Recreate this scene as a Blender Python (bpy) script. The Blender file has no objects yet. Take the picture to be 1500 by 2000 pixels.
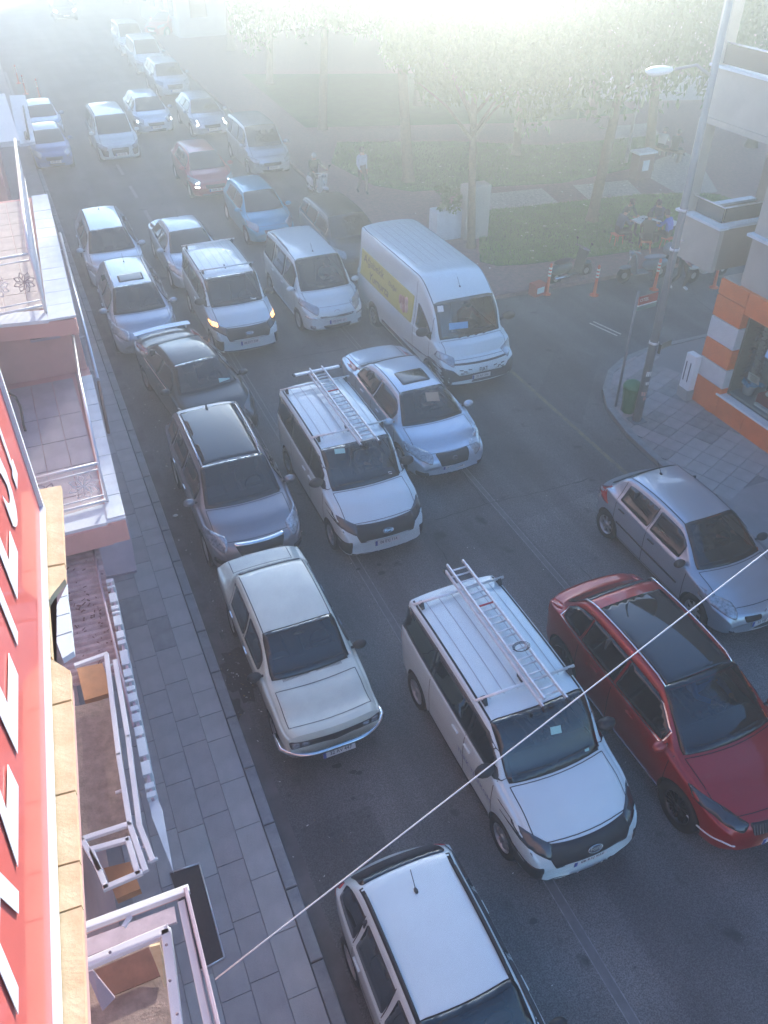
import bpy, bmesh, math, random
from mathutils import Vector, Matrix
from mathutils.bvhtree import BVHTree
from mathutils.geometry import delaunay_2d_cdt
random.seed(7)
C = bpy.context.scene
COL = C.collection
R = math.radians

# ------------------------------------------------------------------ camera
CAMH = 10.65
FPX = 1625.0
PITCH = math.atan(1294 / FPX)
HEAD = math.atan(893 / math.hypot(FPX, 1294))
cam_data = bpy.data.cameras.new('camera')
cam = bpy.data.objects.new('camera', cam_data)
COL.objects.link(cam)
cam_data.sensor_fit = 'VERTICAL'
cam_data.sensor_height = 24.0
cam_data.lens = FPX / 2000 * 24.0
cam_data.clip_start = 0.05
cam_data.clip_end = 2000
cam.location = (0, 0, CAMH)
cam.rotation_euler = (math.pi / 2 - PITCH, 0, -HEAD)
C.camera = cam

# ------------------------------------------------------------------ sky, sun, exposure
SUN_EL, SUN_AZ = 14.5, 28.0        # azimuth clockwise from +Y
world = bpy.data.worlds.new('World')
C.world = world
world.use_nodes = True
wn = world.node_tree
wn.nodes.clear()
sky = wn.nodes.new('ShaderNodeTexSky')
sky.sky_type = 'NISHITA'
sky.sun_disc = False
sky.sun_elevation = R(SUN_EL)
sky.sun_rotation = R(SUN_AZ)
sky.air_density = 1.0
sky.dust_density = 0.2
sky.ozone_density = 5.0
bg = wn.nodes.new('ShaderNodeBackground')
bg.inputs[1].default_value = 0.15
wo = wn.nodes.new('ShaderNodeOutputWorld')
wn.links.new(sky.outputs[0], bg.inputs[0])
wn.links.new(bg.outputs[0], wo.inputs[0])
sd = bpy.data.lights.new('sun', 'SUN')
sd.energy = 4.3
sd.angle = R(0.6)
sd.color = (1.0, 0.96, 0.86)
sun = bpy.data.objects.new('sun', sd)
COL.objects.link(sun)
sun.rotation_euler = (math.pi / 2 - R(SUN_EL), 0, math.pi - R(SUN_AZ))
C.view_settings.view_transform = 'Standard'
C.view_settings.look = 'None'
C.view_settings.gamma = 1
C.view_settings.use_curve_mapping = False
C.view_settings.exposure = 1.76
C.render.engine = 'CYCLES'
C.cycles.use_denoising = True
C.cycles.max_bounces = 7
C.cycles.volume_bounces = 1
C.cycles.diffuse_bounces = 3
C.cycles.glossy_bounces = 3
C.cycles.transmission_bounces = 4
C.cycles.transparent_max_bounces = 8
C.cycles.sample_clamp_indirect = 6

# ------------------------------------------------------------------ materials
MATS = {}

def mat(name, col, rough=0.6, metal=0.0, coat=0.0, noise=0.0, nscale=8.0, bump=0.0, bscale=60.0, emit=0.0, spec=0.5, coord='Object', col2=None, n2=0.5, detail=6.0):
    if name in MATS:
        return MATS[name]
    m = bpy.data.materials.new(name)
    m.use_nodes = True
    nt = m.node_tree
    b = nt.nodes['Principled BSDF']
    b.inputs['Base Color'].default_value = (*col, 1)
    b.inputs['Roughness'].default_value = rough
    b.inputs['Metallic'].default_value = metal
    b.inputs['Coat Weight'].default_value = coat
    b.inputs['Coat Roughness'].default_value = 0.04
    b.inputs['Specular IOR Level'].default_value = spec
    if emit:
        b.inputs['Emission Color'].default_value = (*col, 1)
        b.inputs['Emission Strength'].default_value = emit
    tc = None
    if noise or bump or col2:
        tc = nt.nodes.new('ShaderNodeTexCoord')
    if noise or col2:
        n = nt.nodes.new('ShaderNodeTexNoise')
        n.inputs['Scale'].default_value = nscale
        n.inputs['Detail'].default_value = detail
        n.inputs['Roughness'].default_value = 0.62
        nt.links.new(tc.outputs[coord], n.inputs['Vector'])
        r = nt.nodes.new('ShaderNodeValToRGB')
        c2 = col2 or tuple(c * (1 - noise) for c in col)
        r.color_ramp.elements[0].position = n2 - 0.2
        r.color_ramp.elements[1].position = n2 + 0.2
        r.color_ramp.elements[0].color = (*c2, 1)
        r.color_ramp.elements[1].color = (*[min(1, c * (1 + noise * .5)) for c in col], 1)
        nt.links.new(n.outputs[0], r.inputs[0])
        nt.links.new(r.outputs[0], b.inputs['Base Color'])
    if bump:
        n = nt.nodes.new('ShaderNodeTexNoise')
        n.inputs['Scale'].default_value = bscale
        n.inputs['Detail'].default_value = 4
        nt.links.new(tc.outputs[coord], n.inputs['Vector'])
        bp = nt.nodes.new('ShaderNodeBump')
        bp.inputs['Strength'].default_value = bump
        bp.inputs['Distance'].default_value = 0.01
        nt.links.new(n.outputs[0], bp.inputs['Height'])
        nt.links.new(bp.outputs[0], b.inputs['Normal'])
    MATS[name] = m
    return m

def asphalt(name, base, dark, light):
    m = bpy.data.materials.new(name)
    m.use_nodes = True
    nt = m.node_tree
    L = nt.links.new
    b = nt.nodes['Principled BSDF']
    b.inputs['Roughness'].default_value = 0.82
    tc = nt.nodes.new('ShaderNodeTexCoord')
    def noise(s, d, mp=None):
        n = nt.nodes.new('ShaderNodeTexNoise')
        n.inputs['Scale'].default_value = s
        n.inputs['Detail'].default_value = d
        src = tc.outputs['Object']
        if mp:
            q = nt.nodes.new('ShaderNodeMapping')
            q.inputs['Scale'].default_value = mp
            L(src, q.inputs[0])
            src = q.outputs[0]
        L(src, n.inputs['Vector'])
        return n.outputs[0]
    def ramp(src, p0, p1, c0, c1):
        r = nt.nodes.new('ShaderNodeValToRGB')
        r.color_ramp.elements[0].position = p0
        r.color_ramp.elements[1].position = p1
        r.color_ramp.elements[0].color = (*c0, 1)
        r.color_ramp.elements[1].color = (*c1, 1)
        L(src, r.inputs[0])
        return r.outputs[0]
    def mix(mode, f, a, c):
        x = nt.nodes.new('ShaderNodeMix')
        x.data_type = 'RGBA'
        x.blend_type = mode
        if isinstance(f, float):
            x.inputs[0].default_value = f
        else:
            L(f, x.inputs[0])
        L(a, x.inputs[6])
        L(c, x.inputs[7])
        return x.outputs[2]
    big = ramp(noise(0.5, 8), 0.36, 0.64, dark, base)
    streak = ramp(noise(1.0, 4, (1.3, 0.07, 1)), 0.38, 0.66, (0.74, 0.74, 0.75), (1.16, 1.16, 1.15))
    c = mix('MULTIPLY', 1.0, big, streak)
    grit = ramp(noise(60, 5), 0.36, 0.66, (0.55, 0.55, 0.55), (1.7, 1.7, 1.7))
    c = mix('MULTIPLY', 1.0, c, grit)
    spots = ramp(noise(2.1, 8), 0.27, 0.36, (1, 1, 1), (0, 0, 0))
    rgb = nt.nodes.new('ShaderNodeRGB')
    rgb.outputs[0].default_value = (*[d * .45 for d in dark], 1)
    c = mix('MIX', spots, c, rgb.outputs[0])
    rgb2 = nt.nodes.new('ShaderNodeRGB')
    rgb2.outputs[0].default_value = (*light, 1)
    sp = ramp(noise(38, 2), 0.74, 0.78, (0, 0, 0), (1, 1, 1))
    c = mix('MIX', sp, c, rgb2.outputs[0])
    L(c, b.inputs['Base Color'])
    bp = nt.nodes.new('ShaderNodeBump')
    bp.inputs['Strength'].default_value = 0.5
    bp.inputs['Distance'].default_value = 0.008
    L(noise(80, 4), bp.inputs['Height'])
    L(bp.outputs[0], b.inputs['Normal'])
    return m

M_black = mat('black_plastic', (0.02, 0.02, 0.022), 0.55)
M_rubber = mat('tyre_rubber', (0.018, 0.018, 0.018), 0.85)
M_gap = mat('panel_gap', (0.008, 0.008, 0.009), 0.9)
M_glass = mat('car_glass', (0.006, 0.009, 0.012), 0.02, spec=0.8, coat=0.4)
M_pane = mat('window_glass', (0.03, 0.04, 0.05), 0.04, spec=0.8)
M_chrome = mat('chrome', (0.75, 0.76, 0.78), 0.15, 1.0)
M_alu = mat('aluminium', (0.75, 0.77, 0.79), 0.38, 0.45, noise=0.15, nscale=14)
M_rim = mat('wheel_alloy', (0.42, 0.43, 0.45), 0.35, 0.7)
M_rimdark = mat('wheel_dark_alloy', (0.06, 0.06, 0.065), 0.3, 0.8)
M_lamp = mat('headlamp_glass', (0.42, 0.45, 0.48), 0.12, 0.4, coat=1.0, noise=0.7, nscale=22)
M_lampdark = mat('headlamp_dark', (0.04, 0.045, 0.05), 0.12, 0.2, coat=1.0)
M_red = mat('tail_lamp', (0.45, 0.02, 0.02), 0.2, coat=1.0)
M_amber = mat('amber_lit_lamp', (1.0, 0.42, 0.12), 0.3, emit=1.6)
M_white_lit = mat('lit_lamp', (1.0, 0.98, 0.95), 0.3, emit=3.0)
M_plate = mat('number_plate', (0.62, 0.62, 0.62), 0.4)
M_plateblue = mat('plate_band', (0.02, 0.06, 0.3), 0.4)
M_ink = mat('plate_ink', (0.01, 0.01, 0.012), 0.5)
M_white = mat('white_paint', (0.75, 0.76, 0.77), 0.5, noise=0.06, nscale=5)
M_paper = mat('paper', (0.7, 0.72, 0.7), 0.8)

M_screen = bpy.data.materials.new('windscreen_glass')
M_screen.use_nodes = True
_nt = M_screen.node_tree
_nt.nodes.clear()
_o = _nt.nodes.new('ShaderNodeOutputMaterial'); _x = _nt.nodes.new('ShaderNodeMixShader'); _t = _nt.nodes.new('ShaderNodeBsdfTransparent'); _g = _nt.nodes.new('ShaderNodeBsdfGlossy'); _f = _nt.nodes.new('ShaderNodeFresnel')
_t.inputs[0].default_value = (.3, .35, .36, 1); _g.inputs['Roughness'].default_value = .01; _g.inputs['Color'].default_value = (.95, .97, 1, 1); _f.inputs['IOR'].default_value = 1.75
_nt.links.new(_f.outputs[0], _x.inputs[0]); _nt.links.new(_t.outputs[0], _x.inputs[1]); _nt.links.new(_g.outputs[0], _x.inputs[2]); _nt.links.new(_x.outputs[0], _o.inputs[0])
M_trim = mat('cabin_trim', (0.05, 0.05, 0.055), .8)
M_seat = mat('seat_cloth', (0.1, 0.1, 0.11), .9, noise=.2, nscale=12)

def paint(name, col, metal=0.0, dust=0.05):
    return mat('paint_' + name, col, 0.32, metal, coat=1.0, noise=dust, nscale=2.2, bump=0.015, bscale=350)

# ------------------------------------------------------------------ mesh helpers
def tag(o, label=None, cat=None, group=None, kind=None):
    if label: o['label'] = label
    if cat: o['category'] = cat
    if group: o['group'] = group
    if kind: o['kind'] = kind
    return o

def link(name, me, parent=None, loc=None, rot=None):
    o = bpy.data.objects.new(name, me)
    COL.objects.link(o)
    if parent is not None: o.parent = parent
    if loc is not None: o.location = loc
    if rot is not None: o.rotation_euler = rot
    return o

def empty(name, loc=(0, 0, 0), rz=0.0, label=None, cat=None, group=None):
    o = bpy.data.objects.new(name, None)
    o.empty_display_size = 0.2
    COL.objects.link(o)
    o.location = loc
    o.rotation_euler = (0, 0, rz)
    return tag(o, label, cat, group)

def copy_tree(o, parent=None):
    c = o.copy()
    COL.objects.link(c)
    c.parent = parent
    for ch in list(o.children):
        copy_tree(ch, c)
    return c

class MB:
    def __init__(self):
        self.v, self.f, self.m, self.s = [], [], [], []
    def face(self, pts, m=0, smooth=False):
        i = len(self.v)
        self.v += [tuple(p) for p in pts]
        self.f.append(tuple(range(i, i + len(pts))))
        self.m.append(m); self.s.append(smooth)
    def box(self, c, s, m=0, rz=0.0, taper=1.0, bev=0.0):
        cx, cy, cz = c
        a, b, h = s[0] / 2, s[1] / 2, s[2] / 2
        co, si = math.cos(rz), math.sin(rz)
        def P(x, y, z):
            return (cx + x * co - y * si, cy + x * si + y * co, cz + z)
        if bev:
            e = bev
            rings = []
            for (z, k) in ((-h, e), (-h + e, 0), (h - e, 0), (h, e)):
                rings.append([P(x, y, z) for x, y in ((-a + k, -b + k), (a - k, -b + k), (a - k, b - k), (-a + k, b - k))])
            i = len(self.v)
            for r in rings: self.v += r
            for j in range(3):
                for k in range(4):
                    self.f.append((i + j * 4 + k, i + j * 4 + (k + 1) % 4, i + j * 4 + 4 + (k + 1) % 4, i + j * 4 + 4 + k)); self.m.append(m); self.s.append(False)
            self.f.append((i + 3, i + 2, i + 1, i)); self.m.append(m); self.s.append(False)
            self.f.append((i + 12, i + 13, i + 14, i + 15)); self.m.append(m); self.s.append(False)
            return self
        i = len(self.v)
        for z, t in ((-h, 1.0), (h, taper)):
            self.v += [P(-a * t, -b * t, z), P(a * t, -b * t, z), P(a * t, b * t, z), P(-a * t, b * t, z)]
        for q in ((3, 2, 1, 0), (4, 5, 6, 7), (0, 1, 5, 4), (1, 2, 6, 5), (2, 3, 7, 6), (3, 0, 4, 7)):
            self.f.append(tuple(i + k for k in q)); self.m.append(m); self.s.append(False)
        return self
    def prism(self, poly, z0, z1, m=0, mside=None):
        n = len(poly)
        i = len(self.v)
        self.v += [(p[0], p[1], z0) for p in poly] + [(p[0], p[1], z1) for p in poly]
        area = sum(poly[k][0] * poly[(k + 1) % n][1] - poly[(k + 1) % n][0] * poly[k][1] for k in range(n))
        up = tuple(i + n + k for k in range(n)); dn = tuple(i + k for k in reversed(range(n)))
        if area < 0:
            up = tuple(reversed(up)); dn = tuple(reversed(dn))
        self.f += [up, dn]; self.m += [m, m]; self.s += [False, False]
        for k in range(n):
            q = (i + k, i + (k + 1) % n, i + n + (k + 1) % n, i + n + k)
            if area < 0: q = tuple(reversed(q))
            self.f.append(q); self.m.append(m if mside is None else mside); self.s.append(False)
        return self
    def slab(self, quad, thick, m=0):
        """a plate from a 3D polygon, thickened along its normal"""
        p = [Vector(q) for q in quad]
        n = (p[1] - p[0]).cross(p[-1] - p[0]).normalized() * thick
        i = len(self.v); k = len(p)
        self.v += [tuple(q) for q in p] + [tuple(q + n) for q in p]
        self.f += [tuple(i + j for j in reversed(range(k))), tuple(i + k + j for j in range(k))]
        self.m += [m, m]; self.s += [False, False]
        for j in range(k):
            self.f.append((i + j, i + (j + 1) % k, i + k + (j + 1) % k, i + k + j)); self.m.append(m); self.s.append(False)
        return self
    def tube(self, pts, r, n=8, m=0, r2=None, cap=True):
        pts = [Vector(p) for p in pts]
        rs = [r if r2 is None else r + (r2 - r) * k / max(1, len(pts) - 1) for k in range(len(pts))] if not isinstance(r, (list, tuple)) else r
        rings = []
        up = Vector((0, 0, 1))
        prev = None
        for k, p in enumerate(pts):
            d = (pts[min(k + 1, len(pts) - 1)] - pts[max(k - 1, 0)]).normalized()
            a = d.cross(up if prev is None else prev)
            if a.length < 1e-3: a = d.cross(Vector((1, 0, 0)))
            a.normalize()
            b = d.cross(a).normalized()
            prev = a.cross(d) * -1 if False else b * -1
            i = len(self.v)
            for j in range(n):
                t = 2 * math.pi * j / n
                self.v.append(tuple(p + (a * math.cos(t) + b * math.sin(t)) * rs[k]))
            rings.append(i)
        for k in range(len(rings) - 1):
            for j in range(n):
                self.f.append((rings[k] + j, rings[k] + (j + 1) % n, rings[k + 1] + (j + 1) % n, rings[k + 1] + j)); self.m.append(m); self.s.append(n > 4)
        if cap:
            self.f.append(tuple(rings[0] + j for j in reversed(range(n)))); self.m.append(m); self.s.append(False)
            self.f.append(tuple(rings[-1] + j for j in range(n))); self.m.append(m); self.s.append(False)
        return self
    def lathe(self, prof, c=(0, 0, 0), axis='Z', n=16, m=0, smooth=True, cap=True):
        """prof: (radius, height) list"""
        i = len(self.v)
        for (r, h) in prof:
            for j in range(n):
                t = 2 * math.pi * j / n
                a, b = r * math.cos(t), r * math.sin(t)
                p = {'Z': (a, b, h), 'Y': (a, h, b), 'X': (h, a, b)}[axis]
                self.v.append((p[0] + c[0], p[1] + c[1], p[2] + c[2]))
        for k in range(len(prof) - 1):
            for j in range(n):
                q = (i + k * n + j, i + k * n + (j + 1) % n, i + (k + 1) * n + (j + 1) % n, i + (k + 1) * n + j)
                if axis == 'Y': q = tuple(reversed(q))
                self.f.append(q); self.m.append(m); self.s.append(smooth)
        for k, rev in ((0, True), (len(prof) - 1, False)):
            if cap and prof[k][0] > 1e-4:
                q = [i + k * n + j for j in range(n)]
                if rev != (axis == 'Y'): q.reverse()
                self.f.append(tuple(q)); self.m.append(m); self.s.append(False)
        return self
    def ball(self, c, r, m=0, n=12, k=8):
        if not isinstance(r, (tuple, list)): r = (r, r, r)
        i = len(self.v)
        for a in range(1, k):
            ph = math.pi * a / k
            for j in range(n):
                t = 2 * math.pi * j / n
                self.v.append((c[0] + r[0] * math.sin(ph) * math.cos(t), c[1] + r[1] * math.sin(ph) * math.sin(t), c[2] + r[2] * math.cos(ph)))
        top = len(self.v); self.v.append((c[0], c[1], c[2] + r[2]))
        bot = len(self.v); self.v.append((c[0], c[1], c[2] - r[2]))
        for a in range(k - 2):
            for j in range(n):
                self.f.append((i + a * n + j, i + (a + 1) * n + j, i + (a + 1) * n + (j + 1) % n, i + a * n + (j + 1) % n)); self.m.append(m); self.s.append(True)
        for j in range(n):
            self.f.append((top, i + j, i + (j + 1) % n)); self.m.append(m); self.s.append(True)
            self.f.append((bot, i + (k - 2) * n + (j + 1) % n, i + (k - 2) * n + j)); self.m.append(m); self.s.append(True)
        return self
    def mesh(self, name, mats):
        me = bpy.data.meshes.new(name)
        me.from_pydata(self.v, [], self.f)
        for mm in (mats if isinstance(mats, (list, tuple)) else [mats]): me.materials.append(mm)
        me.polygons.foreach_set('material_index', self.m)
        me.polygons.foreach_set('use_smooth', self.s)
        me.update()
        return me
    def build(self, name, mats, parent=None, loc=None, rot=None):
        return link(name, self.mesh(name, mats), parent, loc, rot)

def text_mesh(name, s, size, mt, ext=0.001, align='CENTER', shear=0.0, xs=1.0, bold=0.0):
    cu = bpy.data.curves.new(name, 'FONT')
    cu.body = s
    cu.size = size
    cu.extrude = ext
    cu.align_x = align
    cu.align_y = 'CENTER'
    cu.shear = shear
    cu.resolution_u = 3
    cu.offset = bold
    o = bpy.data.objects.new('tmp_text', cu)
    COL.objects.link(o)
    dg = bpy.context.evaluated_depsgraph_get()
    me = bpy.data.meshes.new_from_object(o.evaluated_get(dg))
    bpy.data.objects.remove(o)
    bpy.data.curves.remove(cu)
    me.name = name
    me.materials.clear()
    me.materials.append(mt)
    if xs != 1.0:
        me.transform(Matrix.Diagonal((xs, 1, 1, 1)))
    return me
GLARE_HAZE_D = 0.0115
GLARE_HAZE_G = 0.85
# ------------------------------------------------------------------ vehicles
def pchip(pts):
    pts = [p for i, p in enumerate(pts) if i == 0 or p[0] > pts[i - 1][0] + 1e-4]
    xs = [p[0] for p in pts]; ys = [p[1] for p in pts]
    n = len(xs)
    h = [xs[i + 1] - xs[i] for i in range(n - 1)]
    d = [(ys[i + 1] - ys[i]) / h[i] for i in range(n - 1)]
    m = [0.0] * n
    m[0], m[-1] = d[0], d[-1]
    for i in range(1, n - 1):
        if d[i - 1] * d[i] <= 0: m[i] = 0
        else:
            w1, w2 = 2 * h[i] + h[i - 1], h[i] + 2 * h[i - 1]
            m[i] = (w1 + w2) / (w1 / d[i - 1] + w2 / d[i])
    def f(x):
        if x <= xs[0]: return ys[0]
        if x >= xs[-1]: return ys[-1]
        i = 0
        while x > xs[i + 1]: i += 1
        t = (x - xs[i]) / h[i]
        return (ys[i] * (1 + 2 * t) * (1 - t) ** 2 + m[i] * h[i] * t * (1 - t) ** 2 + ys[i + 1] * t * t * (3 - 2 * t) + m[i + 1] * h[i] * t * t * (t - 1))
    return f

def chaikin(poly, it=2, r=0.05):
    """round every corner with a small fillet"""
    if it <= 1: r = 0.03
    out = []
    n = len(poly)
    for i in range(n):
        p, c, q = poly[i - 1], poly[i], poly[(i + 1) % n]
        d1 = math.hypot(p[0] - c[0], p[1] - c[1]); d2 = math.hypot(q[0] - c[0], q[1] - c[1])
        if d1 < 1e-6 or d2 < 1e-6: continue
        u1 = ((p[0] - c[0]) / d1, (p[1] - c[1]) / d1); u2 = ((q[0] - c[0]) / d2, (q[1] - c[1]) / d2)
        if u1[0] * u2[0] + u1[1] * u2[1] < -.985: out.append(c); continue
        k = min(r, .45 * d1, .45 * d2)
        a = (c[0] + u1[0] * k, c[1] + u1[1] * k); b = (c[0] + u2[0] * k, c[1] + u2[1] * k)
        for t in (0, .33, .67, 1):
            out.append(((1 - t) ** 2 * a[0] + 2 * t * (1 - t) * c[0] + t * t * b[0], (1 - t) ** 2 * a[1] + 2 * t * (1 - t) * c[1] + t * t * b[1]))
    return out

def resample(poly, step):
    out = []
    n = len(poly)
    for i in range(n):
        a, b = poly[i], poly[(i + 1) % n]
        d = math.hypot(b[0] - a[0], b[1] - a[1])
        if d < 1e-5: continue
        k = max(1, int(d / step))
        for j in range(k):
            out.append((a[0] + (b[0] - a[0]) * j / k, a[1] + (b[1] - a[1]) * j / k))
    return out

def inside(p, poly):
    c = False
    n = len(poly)
    j = n - 1
    for i in range(n):
        a, b = poly[i], poly[j]
        if (a[1] > p[1]) != (b[1] > p[1]) and p[0] < (b[0] - a[0]) * (p[1] - a[1]) / (b[1] - a[1]) + a[0]: c = not c
        j = i
    return c

class Car:
    """x runs from the nose (0) to the tail (L), y to the car's left/right, z up; the thing's Empty turns it into the street"""
    def __init__(s, **k):
        s.k = k
        L, W, H = k['L'], k['W'], k['H']
        s.L, s.W, s.H = L, W, H
        hw = W / 2
        zn, zc, zbelt = k.get('zn', .74), k.get('zc', 1.0), k.get('belt', .95)
        xc, xw, xr, xb, zd = k['xc'], k['xw'], k['xr'], k['xb'], k['zd']
        rw = k.get('rw', .68 * hw)
        zb = k.get('zb', .2)
        bx = k.get('box', 0.0)          # 0 = rounded nose, 1 = square
        dr = k.get('drop', .07)
        rk = k.get('rake', .06)
        s.zt = pchip([(0, zn - .16 - rk), (.04, zn - .05 - rk * .85), (.16, zn - rk * .4), (.34, zn + .01), (xc * .55, zn + (zc - zn) * .62), (xc, zc), (xc + (xw - xc) * .5, zc + (k.get('zw', H - .05) - zc) * k.get('wsb', .56)), (xw, k.get('zw', H - .05)), (k.get('xfull', (xw + xr) / 2), H), (xr, H - k.get('rdrop', .05)), (xb, zd), (max(xb + .02, L - .08), zd - .03), (L, zd - .12)])
        s.zr = pchip([(0, zn - .2 - rk), (.04, zn - .1 - rk * .85), (.16, zn - .06 - rk * .4), (.34, zn - .045), (xc * .55, zn + (zc - zn) * .62 - .05), (xc, zc - .03), (xc + (xw - xc) * .5, zc + (k.get('zw', H - .05) - zc) * k.get('wsb', .56) - .04), (xw, k.get('zw', H - .05) - dr * .8), (k.get('xfull', (xw + xr) / 2), H - dr), (xr, H - k.get('rdrop', .05) - dr * .9), (xb, zd - .04), (max(xb + .02, L - .08), zd - .07), (L, zd - .17)])
        s.hw = pchip([(0, hw * (.74 + .16 * bx)), (.06, hw * (.84 + .1 * bx)), (.2, hw * (.92 + .05 * bx)), (.5, hw * .975), (1.0, hw * .995), (L / 2, hw), (L - .8, hw * .985), (L - .25, hw * (.93 + .05 * bx)), (L - .06, hw * (.85 + .1 * bx)), (L, hw * (.76 + .16 * bx))])
        s.cw = pchip([(0, hw * (.64 + .16 * bx)), (.2, hw * (.82 + .05 * bx)), (xc * .6, hw * .86), (xc, hw * .86), (xw, rw), (xr - .2, rw), (xb, k.get('cwb', hw * .78)), (L, hw * (.68 + .16 * bx))])
        def belt(x):
            z = zbelt + k.get('rise', .05) * (x - xc) / (L - xc)
            return min(z, s.zr(x) - .035)
        s.zs = belt
        s.zb = pchip([(0, zb + .12), (.1, zb + .03), (.5, zb - .02), (L - .5, zb), (L - .1, zb + .06), (L, zb + .16)])
        bow = k.get('bow', 1.0)
        s.bow = pchip([(0, .2 * bow), (xc, .15 * bow), (xw, .09 * bow), ((xw + xr) / 2, 0), (xr, -.05 * bow), (xb, -.08 * bow), (L, -.12 * bow)])
        # stations
        xs = [0, .015, .04, .08, .13, .2, .3]
        x = .42
        while x < L - .3:
            xs.append(x); x += .075
        xs += [L - .3, L - .2, L - .13, L - .08, L - .04, L - .015, L]
        for key in (xc, xw, xr, xb):
            if all(abs(key - q) > .02 for q in xs): xs.append(key)
        xs.sort()
        rows = []
        for x in xs:
            hwx, cw, zt, zr, zs, z0 = s.hw(x), s.cw(x), s.zt(x), s.zr(x), s.zs(x), s.zb(x)
            cw = min(cw, hwx * .97)
            g = max(0.0, min(1.0, (zr - zs - .05) / .3))
            ct = [(0, z0), (.5 * hwx, z0), (.84 * hwx, z0), (.955 * hwx, z0 + .05), (.985 * hwx, z0 + .4 * (zs - z0)), (hwx, z0 + .66 * (zs - z0)), (.99 * hwx, zs - .05), (.965 * hwx * g + (1 - g) * .97 * hwx, zs + .005),
                  (cw + (.955 * hwx - cw) * .66, zs + (zr - zs) * .3), (cw + (.955 * hwx - cw) * .3, zs + (zr - zs) * .68), (cw, zr), (.86 * cw, zr + .62 * (zt - zr)), (.55 * cw, zr + .9 * (zt - zr)), (.25 * cw, zr + .98 * (zt - zr)), (0, zt)]
            row = []
            n = len(ct)
            for i in range(n - 1):
                p0 = ct[max(i - 1, 0)]; p1 = ct[i]; p2 = ct[i + 1]; p3 = ct[min(i + 2, n - 1)]
                for t in (0, .333, .667):
                    a = [.5 * (2 * p1[c] + (p2[c] - p0[c]) * t + (2 * p0[c] - 5 * p1[c] + 4 * p2[c] - p3[c]) * t * t + (3 * p1[c] - p0[c] - 3 * p2[c] + p3[c]) * t ** 3) for c in (0, 1)]
                    if t == 0: a = list(p1)
                    row.append((max(0, a[0]), a[1]))
            row.append(ct[-1])
            full = [(x + s.bow(x) * (y / hw) ** 2, -y, z) for (y, z) in row] + [(x + s.bow(x) * (y / hw) ** 2, y, z) for (y, z) in reversed(row[1:-1])]
            rows.append(full)
        V, F = [], []
        m = len(rows[0])
        for r in rows: V += r
        for i in range(len(rows) - 1):
            for j in range(m):
                F.append((i * m + j, (i + 1) * m + j, (i + 1) * m + (j + 1) % m, i * m + (j + 1) % m))
        F.append(tuple(range(m)))
        F.append(tuple(reversed([(len(rows) - 1) * m + j for j in range(m)])))
        s.V, s.F = V, F
        s.bvh = BVHTree.FromPolygons([Vector(v) for v in V], F)
    def body(s, mt, parent, wheels, wr, rough=None):
        me = bpy.data.meshes.new('body')
        me.from_pydata(s.V, [], s.F)
        me.materials.append(mt); me.materials.append(M_gap)
        me.update()
        bm = bmesh.new(); bm.from_mesh(me); bmesh.ops.recalc_face_normals(bm, faces=bm.faces); bm.to_mesh(me); bm.free()
        cut = MB()
        hw = s.W / 2
        for wx in wheels:
            for sg in (-1, 1):
                y0, y1 = sorted((sg * (hw - .27), sg * (hw + .2)))
                cut.lathe([(wr + .045, y0), (wr + .045, y1)], c=(wx, 0, wr), axis='Y', n=28)
        co = cut.build('tmp_cut', M_gap)
        bo = link('tmp_body', me)
        md = bo.modifiers.new('b', 'BOOLEAN'); md.operation = 'DIFFERENCE'; md.object = co; md.solver = 'EXACT'
        dg = bpy.context.evaluated_depsgraph_get()
        nm = bpy.data.meshes.new_from_object(bo.evaluated_get(dg))
        bpy.data.objects.remove(bo); bpy.data.objects.remove(co)
        nm.materials.clear(); nm.materials.append(mt); nm.materials.append(M_gap)
        for p in nm.polygons:
            c = p.center
            w = 0
            for wx in wheels:
                if math.hypot(c.x - wx, c.z - wr) < wr + .047 and abs(c.y) > hw - .275 and abs(c.y) < hw * .99:
                    if abs(math.hypot(c.x - wx, c.z - wr) - wr - .045) < .004 or abs(abs(c.y) - hw + .27) < .004: w = 1
            p.material_index = w
            p.use_smooth = True
        nm.set_sharp_from_angle(angle=R(38))
        nm.name = 'body'
        return link('body', nm, parent)
    def hit(s, p, axis, off):
        org = {'L': (p[0], -3, p[1]), 'R': (p[0], 3, p[1]), 'top': (p[0], p[1], 4), 'F': (-3, p[0], p[1]), 'B': (s.L + 3, p[0], p[1])}[axis]
        d = {'L': (0, 1, 0), 'R': (0, -1, 0), 'top': (0, 0, -1), 'F': (1, 0, 0), 'B': (-1, 0, 0)}[axis]
        h, n, _, _ = s.bvh.ray_cast(Vector(org), Vector(d))
        if h is None:
            q = Vector(org) + Vector(d) * (3 + (0.1 if axis in 'F' else 0.3))
            h, n, _, _ = s.bvh.find_nearest(q)
        if n.dot(Vector(d)) > 0: n = -n
        return h + n * off, n
    def panel(s, name, mt, poly, axis, parent, off=.008, step=.05, rnd=2, depth=.016, me_only=False):
        if rnd: poly = chaikin(poly, rnd)
        poly = resample(poly, step)
        n = len(poly)
        pts = list(poly)
        x0, x1 = min(p[0] for p in poly), max(p[0] for p in poly)
        y0, y1 = min(p[1] for p in poly), max(p[1] for p in poly)
        st = step * 1.1
        i = 1
        while x0 + i * st < x1:
            j = 1
            while y0 + j * st < y1:
                q = (x0 + i * st + (.3 * st if j % 2 else 0), y0 + j * st)
                if inside(q, poly) and min(math.hypot(q[0] - a[0], q[1] - a[1]) for a in poly) > st * .45: pts.append(q)
                j += 1
            i += 1
        r = delaunay_2d_cdt([Vector(p) for p in pts], [], [list(range(n))], 1, 1e-5)
        vs, fs = r[0], r[2]
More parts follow.
